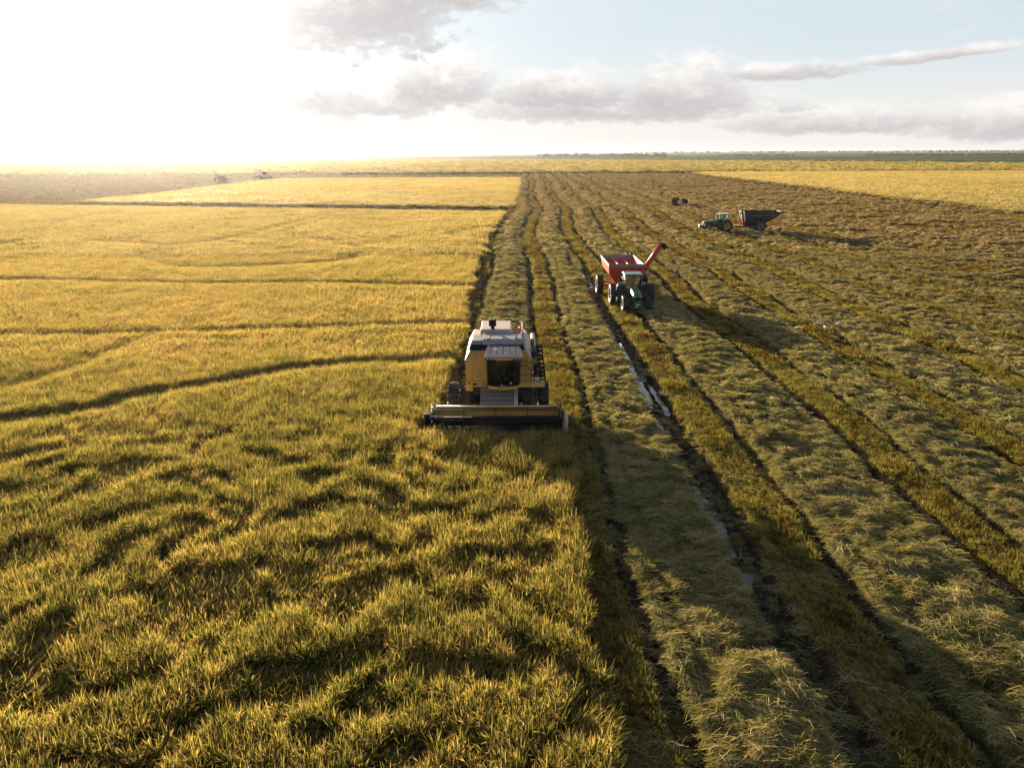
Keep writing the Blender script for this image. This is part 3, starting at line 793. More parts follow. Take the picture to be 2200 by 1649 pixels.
# ------------------------------------------------------------------ paints
def paint(name, col, rough=.45, metal=0., dirt=.25, dcol=(.16, .12, .07), spec=.5, coat=0., scale=1.6):
    m, T, out = newmat(name)
    tcn = T.node('ShaderNodeTexCoord'); P = tcn.outputs['Object']
    n = T.noise(P, scale, 6, .65); n2_ = T.noise(P, 9., 4, .6)
    f = T.m('MULTIPLY', T.rng(T.m('ADD', T.m('MULTIPLY', n, .75), T.m('MULTIPLY', n2_, .25)), .42, .68), dirt)
    c = T.mix(f, col, dcol)
    p = princ(T, c, T.m('ADD', rough, T.m('MULTIPLY', f, .4)), metal, spec, bump(T, n2_, .004, .5), coat)
    T.l.new(p.outputs[0], out.inputs[0]); return m
P_yel = paint('yellow_paint', (.74, .43, .09), .42, dirt=.4)
P_cream = paint('cream_paint', (.60, .465, .37), .5, dirt=.3)
P_grey = paint('grey_steel', (.16, .155, .15), .5, .3, .35)
P_galv = paint('galvanised', (.24, .235, .24), .5, .3, .35)
P_black = paint('black_parts', (.012, .012, .014), .7, dirt=.2, dcol=(.05, .04, .028), spec=.2)
P_dark = paint('dark_chassis', (.022, .021, .02), .65, dirt=.3, dcol=(.08, .06, .04))
P_tyre = paint('tyre_rubber', (.014, .013, .013), .5, dirt=.35, dcol=(.045, .034, .024), scale=3.)
P_mudrim = paint('muddy_rim', (.20, .19, .10), .6, dirt=.6)
P_yrim = paint('yellow_rim', (.36, .30, .05), .5, dirt=.5)
P_red = paint('red_paint', (.52, .045, .018), .4, dirt=.15, dcol=(.20, .09, .05), coat=.1)
P_green = paint('green_paint', (.018, .095, .045), .32, dirt=.2, coat=.4)
P_dgreen = paint('dark_green_paint', (.035, .058, .05), .65, dirt=.2, spec=.2)
P_roofg = paint('green_roof', (.10, .20, .14), .35, dirt=.2, coat=.3)
P_white = paint('white_paint', (.72, .72, .70), .4, dirt=.2)
P_feed = paint('worn_feeder', (.26, .22, .18), .5, .1, .5, dcol=(.10, .075, .05))
P_rust = paint('rusty_inside', (.30, .11, .035), .7, dirt=.5)
P_orange = paint('orange_lens', (.80, .14, .02), .25, dirt=0)
P_shirt = paint('grey_shirt', (.14, .15, .15), .85, dirt=.1)
P_redcl = paint('red_cloth', (.32, .03, .03), .85, dirt=.1)
P_trous = paint('dark_trousers', (.035, .04, .05), .85, dirt=.1)
P_skin = paint('skin', (.30, .17, .10), .6, dirt=.0)
P_hair = paint('dark_hair', (.02, .015, .012), .7, dirt=.0)
P_flag = paint('pale_flag', (.30, .62, .48), .8, dirt=.05)
P_mirror = paint('mirror_glass', (.05, .06, .07), .12, .8, .1)
P_lamp = paint('lamp_glass', (.55, .56, .52), .12, .3, .1)
P_logo = paint('badge_white', (.75, .75, .72), .5, dirt=.05)
P_bird = paint('white_plumage', (.74, .70, .66), .8, dirt=.1)
P_blegs = paint('dark_skin', (.03, .03, .035), .6, dirt=.0)
def glassmat(name, tint, fac):
    m, T, out = newmat(name)
    g = T.node('ShaderNodeBsdfGlossy'); g.inputs['Roughness'].default_value = .03; T.put(g.inputs[0], (.9, .95, .95, 1))
    t = T.node('ShaderNodeBsdfTransparent'); T.put(t.inputs[0], (*tint, 1))
    fr = T.node('ShaderNodeFresnel'); fr.inputs[0].default_value = 1.5
    mx = T.node('ShaderNodeMixShader'); T.l.new(T.m('ADD', T.m('MULTIPLY', fr.outputs[0], 1.0), fac), mx.inputs[0])
    T.l.new(t.outputs[0], mx.inputs[1]); T.l.new(g.outputs[0], mx.inputs[2]); T.l.new(mx.outputs[0], out.inputs[0]); return m
G_dark = glassmat('tinted_glass', (.44, .50, .48), .0)
G_green = glassmat('cab_glass', (.62, .80, .76), .05)

# ------------------------------------------------------------------ shared parts
def wheel(parent, c, Rr, w, lugs=20, rim=None, side=0):
    """driven wheel: hub disc, tyre with chevron bars, dished rim"""
    hub = MB().lathe([(-.09, .02), (-.09, Rr * .16), (.09, Rr * .16), (.09, .02)], (0, 0, 0), 14).build('wheel', P_dark, parent)
    hub.location = c
    h = w / 2; ri = Rr * .56
    t = MB().lathe([(-h * .82, ri), (-h * .98, ri * 1.12), (-h, (ri + Rr) * .5), (-h * .86, Rr * .91), (-h * .5, Rr * .945), (0, Rr * .955), (h * .5, Rr * .945), (h * .86, Rr * .91), (h, (ri + Rr) * .5), (h * .98, ri * 1.12), (h * .82, ri)], (0, 0, 0), 36)
    for i in range(lugs):
        for sgn in (-1, 1):
            a0 = 6.2832 * (i + (.5 if sgn > 0 else 0)) / lugs; da = 6.2832 / lugs * .30
            P = []
            for rr in (Rr * .90, Rr):
                for (x, sk) in ((.0, 0), (h * 1.0, .62 * 6.2832 / lugs * 1.5)):
                    for dd in ((0, da) if x == 0 else (da, 0)):
                        a = a0 + sk + dd; q = rr * (1 if x == 0 else .965)
                        P.append((sgn * x, q * math.cos(a), q * math.sin(a)))
            t.hexa(P)
    t.build('tyre', P_tyre, hub)
    r = MB().lathe([(-h * .80, ri * 1.01), (-h * .70, ri * .93), (-h * .15 * (1 if side else 0), ri * .80), (-h * .12, .02)], (0, 0, 0), 28)
    r.lathe([(h * .80, ri * 1.01), (h * .70, ri * .93), (h * .10, ri * .80), (h * .10, .02)], (0, 0, 0), 28)
    for k in range(8):
        a = k * .785; 
        for sx in (-1, 1): r.tube((sx * h * .06, ri * .42 * math.cos(a), ri * .42 * math.sin(a)), (sx * h * .26, ri * .42 * math.cos(a), ri * .42 * math.sin(a)), .022, n=6)
    r.build('rim', rim or P_mudrim, hub)
    return hub

def sitter(name_label, loc, mat_top, rz=0.0, group=None):
    """seated driver, one skinned body with clothes, hair as child pieces; faces -Y"""
    V = [(0, 0, .12), (0, .02, .34), (0, .03, .52), (0, .0, .62), (0, -.02, .70), (0, -.03, .80),
         (.19, .02, .53), (.25, -.12, .30), (.14, -.36, .30), (-.19, .02, .53), (-.25, -.12, .30), (-.14, -.36, .30),
         (.10, -.02, .08), (.14, -.44, .12), (.14, -.46, -.30), (.14, -.60, -.34), (-.10, -.02, .08), (-.14, -.44, .12), (-.14, -.46, -.30), (-.14, -.60, -.34)]
    E = [(0, 1), (1, 2), (2, 3), (3, 4), (4, 5), (2, 6), (6, 7), (7, 8), (2, 9), (9, 10), (10, 11), (0, 12), (12, 13), (13, 14), (14, 15), (0, 16), (16, 17), (17, 18), (18, 19)]
    rad = [.15, .15, .16, .06, .085, .09, .065, .05, .035, .065, .05, .035, .095, .075, .055, .04, .095, .075, .055, .04]
    def skin(name, vi, ed, mat, k, parent):
        me = bpy.data.meshes.new(name); mp = {v: i for i, v in enumerate(vi)}
        me.from_pydata([V[i] for i in vi], [(mp[a], mp[b]) for a, b in ed], []); me.materials.append(mat)
        o = link(name, me, parent); sk = o.modifiers.new('skin', 'SKIN'); sk.use_smooth_shade = True
        lay = me.skin_vertices[0] if me.skin_vertices else None
        if lay is None:
            bm = bmesh.new(); bm.from_mesh(me); bm.verts.layers.skin.verify(); bm.to_mesh(me); bm.free(); lay = me.skin_vertices[0]
        for v, i in mp.items(): lay.data[i].radius = (rad[v] * k, rad[v] * k); lay.data[i].use_root = (i == 0)
        o.modifiers.new('sub', 'SUBSURF').render_levels = 1
        return o
    b = skin('person', list(range(20)), E, P_skin, 1.0, None)
    b.location = loc; b.rotation_euler = (0, 0, rz); tag(b, name_label, 'person', group)
    skin('shirt', [0, 1, 2, 6, 7, 9, 10], [(0, 1), (1, 2), (2, 6), (6, 7), (2, 9), (9, 10)], mat_top, 1.12, b)
    skin('trousers', [0, 12, 13, 14, 16, 17, 18], [(0, 12), (12, 13), (13, 14), (0, 16), (16, 17), (17, 18)], P_trous, 1.12, b)
    hm = MB().lathe([(.0, .10), (.05, .105), (.10, .08), (.13, .02)], (0, -.015, .77), 14, 'z').build('hair', P_hair, b)
    return b

# ------------------------------------------------------------------ combine harvester (front towards -Y)
def combine(loc, rz, label, group):
    C = empty('combine_harvester', loc, rz); tag(C, label, 'harvester', group)
    # hull: side walls with shoulders that lean in, cross-section swept front to back
    hull = [(-1.62, 1.72), (-1.62, 3.10), (-1.36, 3.50), (1.40, 3.50), (1.67, 3.12), (1.67, 1.72)]
    b = MB()
    b.prism([(-1.62, 1.66), (-1.62, 3.10), (-1.36, 3.52), (-.55, 3.52), (-.55, 1.66)], -.62, 1.2, 'y')
    b.prism([(1.12, 1.95), (1.12, 3.52), (1.42, 3.52), (1.67, 3.12), (1.67, 1.95)], -.55, 1.2, 'y')
    b.prism([(-.55, 1.66), (-.55, 3.44), (1.12, 3.44), (1.12, 1.66)], .26, 1.2, 'y')
    b.prism([(-1.62, 1.25), (-1.62, 3.10), (-1.36, 3.50), (1.42, 3.50), (1.67, 3.12), (1.67, 1.25)], 1.2, 4.3, 'y')
    b.taper((-1.35, 1.35, 4.3, 5.3, 1.5), (-1.25, 1.25, 4.3, 4.9, 3.1))
    b.box((-1.45, -.56, 1.56), (.34, .16, .22))
    b.build('body', P_yel, C, .03)
    s = MB(); s.prism([(-1.655, 3.06), (-1.40, 3.545), (-.60, 3.545), (-.60, 3.53), (-1.375, 3.53), (-1.63, 3.06)], -.66, 3.9, 'y'); s.build('lit_shoulder', P_cream, C)  # cream sheets put the sunlit look into the colour of the yellow shoulders
    s = MB(); s.prism([(1.70, 3.08), (1.45, 3.545), (1.18, 3.545), (1.18, 3.53), (1.42, 3.53), (1.68, 3.08)], -.58, 3.9, 'y')
    s.build('lit_shoulder', P_cream, C)
    # fine seams and the lower panel on the front wall
    l = MB(); l.box((-1.1, -.628, 1.99), (1.02, .012, .02)); l.box((-1.29, -.628, 2.6), (.012, .012, 1.2)); l.box((1.40, -.558, 2.6), (.012, .012, 1.1))
    l.box((-1.47, -.632, 1.86), (.14, .02, .08)); l.box((-1.18, -.632, 1.82), (.2, .02, .11))
    l.build('panel_seam', P_dark, C)
    MB().box((-1.50, -.648, 1.88), (.08, .02, .06)).build('reflector', P_orange, C)
    MB().box((-.72, -.632, 1.84), (.2, .02, .07)).build('nameplate', P_grey, C)
    # tank: dark opening in front, sloped side plates, deck covers above
    k = MB(); k.taper((-1.42, 1.32, -.50, 1.3, 3.53), (-1.22, 1.18, -.30, 1.3, 3.86)); k.build('grain_tank', P_black, C)
    k = MB(); k.hexa([(-1.50, -.60, 3.54), (-1.44, -.60, 3.54), (-1.44, 1.3, 3.54), (-1.50, 1.3, 3.54), (-1.32, -.42, 3.97), (-1.26, -.42, 3.97), (-1.26, 1.3, 3.97), (-1.32, 1.3, 3.97)]); k.build('tank_wall', P_galv, C)
    k = MB(); k.hexa([(1.34, -.56, 3.54), (1.40, -.56, 3.54), (1.40, 1.3, 3.54), (1.34, 1.3, 3.54), (1.20, -.42, 3.97), (1.26, -.42, 3.97), (1.26, 1.3, 3.97), (1.20, 1.3, 3.97)])
    k.build('tank_wall', P_galv, C)
    k = MB(); k.hexa([(-.78, -.62, 3.86), (1.20, -.62, 3.86), (1.20, -.15, 3.99), (-.78, -.15, 3.99), (-.78, -.62, 3.90), (1.20, -.62, 3.90), (1.20, -.15, 4.03), (-.78, -.15, 4.03)])
    k.box((.22, .45, 4.02), (1.96, 1.18, .04)); k.box((-1.03, .40, 3.97), (.44, 1.3, .04)); k.hexa([(-1.3, -.5, 3.84), (-.82, -.5, 3.84), (-.82, -.2, 3.95), (-1.3, -.2, 3.95), (-1.3, -.5, 3.87), (-.82, -.5, 3.87), (-.82, -.2, 3.98), (-1.3, -.2, 3.98)])
    for x in (-.45, 0.22, .85): k.box((x, .45, 4.05), (.03, 1.18, .025))
    for x in (-.5, .25, 1.0): k.box((x, -.13, 4.05), (.12, .05, .05))
    k.build('tank_cover', P_galv, C, .01)
    # rear hood and the open engine bay beside it
    k = MB(); k.taper((-1.0, .72, 1.32, 3.6, 3.50), (-.92, .66, 1.40, 3.5, 4.18)); k.build('engine_hood', P_cream, C, .04)
    k = MB(); k.box((.95, 2.0, 3.75), (.46, 1.3, .5)); k.build('engine_bay', P_rust, C, .02)
    k = MB(); k.hexa([(1.24, 1.32, 3.45), (1.36, 1.32, 3.45), (1.36, 3.4, 3.45), (1.24, 3.4, 3.45), (1.20, 1.32, 4.15), (1.28, 1.32, 4.15), (1.28, 3.4, 4.15), (1.20, 3.4, 4.15)]); k.build('bay_panel', P_cream, C)
    k = MB(); k.tube((-.30, 1.55, 3.9), (-.30, 1.55, 4.42), .10, n=12); k.box((-.30, 1.52, 4.50), (.38, .36, .30)); k.box((-.30, 1.52, 4.67), (.32, .30, .05)); k.build('air_intake', P_black, C, .01)
    k = MB(); k.tube((1.12, 1.35, 3.9), (1.12, 1.35, 4.12), .03, n=8); k.build('beacon_post', P_black, C)
    k = MB(); k.lathe([(0, .01), (0, .085), (.12, .08), (.19, .05), (.21, .005)], (1.12, 1.35, 4.12), 12, 'z'); k.build('beacon', P_orange, C)
    # unloading auger folded back along the left flank
    k = MB(); k.path([(1.50, .5, 2.9), (1.78, .5, 3.02), (1.90, 1.0, 3.02), (1.90, 5.4, 2.9)], [.15, .16, .16, .15], 14); k.build('unloading_auger', P_black, C)
    # cab
    cx = .28
    def UP(k, d=.22): k.v = [(x, y, z + d * min(1, max(.45, .75 - y * .2))) for x, y, z in k.v]
    k = MB()
    prof = [(-1.66, 3.24), (-1.72, 3.30), (-1.66, 3.40), (-1.2, 3.54), (-.3, 3.62), (.18, 3.60), (.28, 3.50), (.28, 3.34), (-1.3, 3.30)]
    k.prism(prof, cx - .80, cx + .80)
    for sgn in (-1, 1):
        k.hexa([(cx + sgn * .80, -1.70, 3.24), (cx + sgn * .96, -1.56, 3.24), (cx + sgn * .86, .26, 3.34), (cx + sgn * .80, .28, 3.34), (cx + sgn * .80, -1.66, 3.40), (cx + sgn * .93, -1.50, 3.36), (cx + sgn * .84, .2, 3.54), (cx + sgn * .80, .24, 3.58)])
    UP(k)
    k.build('cab_roof', P_cream, C, .04)
    k = MB()
    for x in (-.62, -.32, 0.0, .32, .62): k.path([(cx + x * 1.05, -1.60, 3.425), (cx + x, -1.2, 3.55), (cx + x * .92, -.3, 3.63), (cx + x * .9, .1, 3.62)], .012, 6)
    UP(k)
    k.build('roof_groove', P_dark, C)
    k = MB(); k.prism([(-.96, 3.28), (-.90, 3.16), (-.42, 3.14), (-.34, 3.10), (.34, 3.10), (.42, 3.14), (.90, 3.16), (.96, 3.28)], -1.60, -1.44, 'y')
    for i in range(len(k.v)): k.v[i] = (k.v[i][0] + cx, k.v[i][1], k.v[i][2])
    UP(k)
    k.build('roof_visor', P_yel, C, .02)
    for sgn in (-1, 1):
        hl = MB().box((cx + sgn * .68, -1.615, 3.41), (.34, .05, .12)).build('headlight', P_black, C, .02)
        for dx in (.76, .61): MB().tube((cx + sgn * dx, -1.635, 3.41), (cx + sgn * dx, -1.66, 3.41), .05, n=12).build('lamp_lens', P_lamp, hl)
    n = 10; k = MB(); V = []
    for i in range(n + 1):
        t = -1 + 2 * i / n; V += [(cx + t * .70, -1.30 - .20 * (1 - t * t), 1.98 - .04 * (1 - t * t)), (cx + t * .74, -1.38 - .20 * (1 - t * t), 3.42)]
    k.add(V, [(2 * i, 2 * i + 2, 2 * i + 3, 2 * i + 1) for i in range(n)], True); k.build('windshield', G_dark, C)
    for sgn in (-1, 1): MB().add([(cx + sgn * .72, -1.24, 2.0), (cx + sgn * .74, .2, 2.0), (cx + sgn * .74, .2, 3.5), (cx + sgn * .76, -1.32, 3.44)], [(0, 1, 2, 3)]).build('side_window', G_dark, C)
    k = MB()
    for sgn in (-1, 1):
        k.tube((cx + sgn * .72, -1.30, 1.95), (cx + sgn * .765, -1.40, 3.46), .035, n=8); k.tube((cx + sgn * .76, .2, 1.95), (cx + sgn * .76, .2, 3.5), .05, n=8)
    k.box((cx, .2, 2.72), (1.5, .06, 1.55)); k.box((cx, -.55, 1.96), (1.46, 1.5, .05)); k.build('cab_frame', P_black, C)
    k = MB(); V = []
    for i in range(n + 1):
        t = -1 + 2 * i / n; y = -1.32 - .22 * (1 - t * t); zz = 1.97 - .04 * (1 - t * t)
        V += [(cx + t * .76, y - .02, zz), (cx + t * .76, y + .06, zz), (cx + t * .74, y + .10, zz - .14), (cx + t * .74, y + .0, zz - .14)]
    k.add(V, [(4 * i + a, 4 * i + 4 + a, 4 * i + 4 + (a + 1) % 4, 4 * i + (a + 1) % 4) for i in range(n) for a in range(4)]); k.box((cx, -.5, 1.86), (1.44, 1.6, .14)); k.build('cab_sill', P_yel, C)
    k = MB(); k.path([(cx - .14, -1.52, 2.04), (cx - .02, -1.53, 1.98), (cx + .1, -1.52, 1.97)], .012, 6); k.path([(cx - .10, -1.54, 2.12), (cx - .02, -1.53, 1.98)], .014, 6); k.build('wiper', P_white, C)
    k = MB(); V = [(cx + .36 + .055 * math.cos(a * .5236), -1.515 + .004, 2.13 + .055 * math.sin(a * .5236)) for a in range(12)]; 
    V = [(q[0], -1.30 - .20 * (1 - ((q[0] - cx) / .70) ** 2) - .012 - .064 * (q[2] - 1.98), q[2]) for q in V]; k.add(V, [tuple(range(12))]); k.build('windshield_sticker', P_logo, C)
    k = MB(); k.box((cx - .08, -.42, 2.38), (.52, .5, .14)); k.box((cx - .08, -.12, 2.75), (.5, .14, .66)); k.build('seat', P_black, C, .03)
    k = MB(); k.box((cx + .38, -.55, 2.45), (.28, .9, .12)); k.tube((cx - .08, -1.15, 2.0), (cx - .08, -.98, 2.62), .03, n=8)
    k.lathe([(-.015, .17), (.015, .17), (.015, .19), (-.015, .19), (-.015, .17)], (cx - .08, -.97, 2.66), 18, 'z'); k.build('controls', P_dark, C)
    k = MB(); k.path([(.83, -.25, 3.7), (.83, -.27, 4.24)], .012, 6); k.build('flag_pole', P_white, C)
    k = MB(); k.add([(.83, -.27, 4.26), (.83, -.27, 3.94), (.90, -.20, 3.92), (1.0, -.22, 4.09), (.98, -.2, 4.13)], [(0, 1, 2, 3, 4)]); k.add([(.83, -.262, 4.26), (.83, -.262, 3.94), (.90, -.192, 3.92), (1.0, -.212, 4.09), (.98, -.192, 4.13)], [(4, 3, 2, 1, 0)]); k.build('flag', P_flag, C)
    # platform, rails and ladder on the left side
    k = MB(); k.box((1.68, -.62, 1.96), (1.30, 1.15, .10)); k.box((1.68, -1.20, 1.92), (1.30, .04, .16)); k.build('platform', P_yel, C, .01)
    k = MB()
    k.path([(1.06, -1.18, 2.0), (1.06, -1.18, 2.85), (1.14, -1.16, 2.95), (1.42, -1.14, 2.95), (1.66, -1.12, 2.62), (1.66, -1.12, 2.0)], .022, 7)
    k.path([(1.06, -1.18, 2.45), (1.66, -1.12, 2.50)], .02, 6); k.path([(1.66, -1.1, 2.62), (1.70, -.1, 2.75), (1.70, .1, 3.3), (1.62, .05, 3.45), (1.40, -.1, 3.45)], .02, 6)
    k.path([(1.80, -1.14, 2.0), (1.80, -1.14, 2.45), (2.02, -1.1, 2.55), (2.2, -.9, 2.4), (2.2, -.6, 2.1)], .02, 6); k.path([(1.8, -1.0, 2.3), (2.15, -.7, 2.3)], .02, 6); k.path([(1.72, -1.1, 2.2), (2.0, -.95, 2.05), (2.25, -.9, 1.95)], .02, 6)
    k.build('handrail', P_black, C)
    k = MB()
    for off in (-.13, .13): k.hexa([(2.27 + off - .03, -.62, 1.9), (2.27 + off + .03, -.62, 1.9), (2.27 + off + .03, -.50, 1.9), (2.27 + off - .03, -.50, 1.9), (2.06 + off - .03, -.22, 3.75), (2.06 + off + .03, -.22, 3.75), (2.06 + off + .03, -.12, 3.75), (2.06 + off - .03, -.12, 3.75)])
    for i in range(9):
        t = (i + .5) / 9; k.box((2.27 - .21 * t, -.56 + .39 * t, 1.9 + 1.85 * t), (.28, .10, .09))
    k.build('ladder', P_black, C)
    for (mx, my, mz, ax) in ((-1.90, -1.0, 2.62, -1.55), (1.86, -1.15, 2.75, 1.1)):
        mr = MB().box((mx, my, mz), (.20, .07, .50)).build('mirror', P_black, C, .02)
        MB().path([(ax, -.55, 2.15 if ax < 0 else 3.0), (mx, my + .02, 2.12 if ax < 0 else 3.05), (mx, my + .03, mz - .2 if ax < 0 else mz + .2)], .018, 6).build('mirror_arm', P_black, mr)
        MB().box((mx, my + .042, mz), (.17, .01, .44)).build('mirror_glass', P_mirror, mr)
    # chassis, feeder house
    k = MB(); k.box((0, 1.6, 1.28), (1.5, 3.6, .62)); k.box((0, 0, .86), (3.0, .32, .36)); k.box((0, 3.7, .62), (2.0, .22, .2)); k.box((0, -.35, 1.45), (2.5, .5, .3)); k.build('chassis', P_dark, C)
    k = MB(); k.hexa([(-.88, -2.15, .42), (.76, -2.15, .42), (.76, -.45, 1.1), (-.88, -.45, 1.1), (-.88, -2.05, 1.02), (.76, -2.05, 1.02), (.76, -.45, 1.78), (-.88, -.45, 1.78)]); k.build('feeder_house', P_feed, C, .02)
    k = MB()
    for t in (.12, .3, .48, .66, .84): k.box((-.06, -2.05 + 1.6 * t, 1.035 + .76 * t), (1.52, .05, .03), Matrix.Rotation(.44, 3, 'X'))
    k.build('feeder_rib', P_grey, C)
    k = MB(); k.hexa([(.79, -2.15, .42), (.99, -2.15, .42), (.99, -.45, 1.1), (.79, -.45, 1.1), (.79, -2.05, 1.00), (.99, -2.05, 1.00), (.99, -.45, 1.74), (.79, -.45, 1.74)]); k.build('feeder_side_cover', P_cream, C, .02)
    for x in (-2.30, -1.46, 1.46, 2.30): wheel(C, (x, 0, .86), .88, .54, 18)
    for x in (-1.1, 1.1): wheel(C, (x, 3.7, .56), .58, .42, 16)
    h0 = len(bpy.data.objects); before = set(bpy.data.objects)
    # cutting header with reel
    H = MB(); H.box((-.07, -2.12, .62), (6.62, .05, .86)); H.tube((-3.2, -2.14, 1.12), (3.05, -2.14, 1.12), .085, n=14); H.build('header_back', P_yel, C)
    MB().box((-.07, -2.6, .17), (6.6, 1.05, .05)).build('header_floor', P_dark, C)
    for x in (-3.42, 3.28):
        k = MB(); k.prism([(-2.05, .12), (-2.05, 1.25), (-2.6, 1.15), (-3.5, .62), (-4.3, .15), (-4.45, .05)], x - .025, x + .025)
        k.path([(x, -4.5, .1), (x, -3.4, .64), (x, -2.1, 1.29)], .045, 8); k.build('header_end', P_black, C)
    k = MB(); k.path([(-3.66, -2.7, 1.0), (-3.66, -2.7, .5)], .14, 10); k.box((-3.56, -2.75, .75), (.2, .35, .45)); k.build('reel_drive', P_black, C, .02)
    k = MB(); k.lathe([(0, .0), (.0, .30), (.07, .50), (.16, .46), (.20, .25), (.21, .0)], (0, 0, 0), 28); k.v = [(x + 3.40, y * .95 - 3.05, z * 1.22 + .66) for (x, y, z) in k.v]; k.build('end_shield', P_cream, C)
    k = MB(); k.path([(3.36, -3.2, .7), (3.42, -3.7, .25), (3.50, -4.1, .06)], [.05, .06, .02], 8); k.build('divider_tip', P_cream, C)
    k = MB(); k.tube((-3.35, -2.62, .52), (3.2, -2.62, .52), .17, n=14)
    for sgn in (-1, 1):
        P = []
        for i in range(150):
            a = i * .42; x = sgn * (3.2 - i * .0195) - .07
            for r in (.16, .31): P.append((x, -2.62 + r * math.cos(sgn * a), .52 + r * math.sin(sgn * a)))
        k.add(P, [(2 * i, 2 * i + 2, 2 * i + 3, 2 * i + 1) for i in range(149)], True)
    k.build('header_auger', P_dark, C)
    k = MB()
    for i, x in enumerate((-2.9, -2.55, -1.75, -1.1, .9, 1.55, 2.2, 2.75)): k.prism([(-2.16, .35), (-2.16, .62), (-2.34, .35)], x - .03, x + .03); k.box((x + .1, -2.30, .40), (.16, .04, .14), Matrix.Rotation(.5 if i % 2 else -.5, 3, 'Y'))
    k.build('header_bracket', P_yel, C)
    ry, rz_, rr = -3.35, .98, .52
    reel = MB(); reel.tube((-3.3, ry, rz_), (3.15, ry, rz_), .075, n=12)
    bats = [(ry + rr * math.cos(a), rz_ + rr * math.sin(a)) for a in [1.05 * k_ + .5 for k_ in range(6)]]
    for (y, z) in bats: reel.tube((-3.3, y, z), (3.15, y, z), .026, n=8)
    for x in (-3.28, -1.68, -.07, 1.53, 3.13):
        for i, (y, z) in enumerate(bats): reel.tube((x, ry, rz_), (x, y, z), .018, n=5); y2, z2 = bats[(i + 1) % 6]; reel.tube((x, y, z), (x, y2, z2), .014, n=5)
    rl = reel.build('reel', P_black, C)
    tn = MB()
    for (y, z) in bats:
        for i in range(42): x = -3.2 + i * .153; tn.tube((x, y, z), (x, y + .03, z - .20), .007, n=3, cap=False)
    tn.build('tines', P_dark, rl)
    for x in (-3.36, 3.21): MB().tube((x, -2.1, 1.26), (x, ry, rz_ + .02), .045, n=8).build('reel_arm', P_grey, C)
    k = MB(); k.box((-.07, -3.12, .12), (6.6, .1, .03))
    for i in range(86): x = -3.32 + i * .0765; k.prism([(-3.15, .10), (-3.15, .14), (-3.30, .12)], x - .012, x + .012)
    k.build('cutter_bar', P_dark, C)
    for o in bpy.data.objects:      # the whole header is a little narrower than drawn above
        if o not in before and o.type == 'MESH':
            for v_ in o.data.vertices: v_.co.x = (v_.co.x + .07) * .935 - .07
    return C

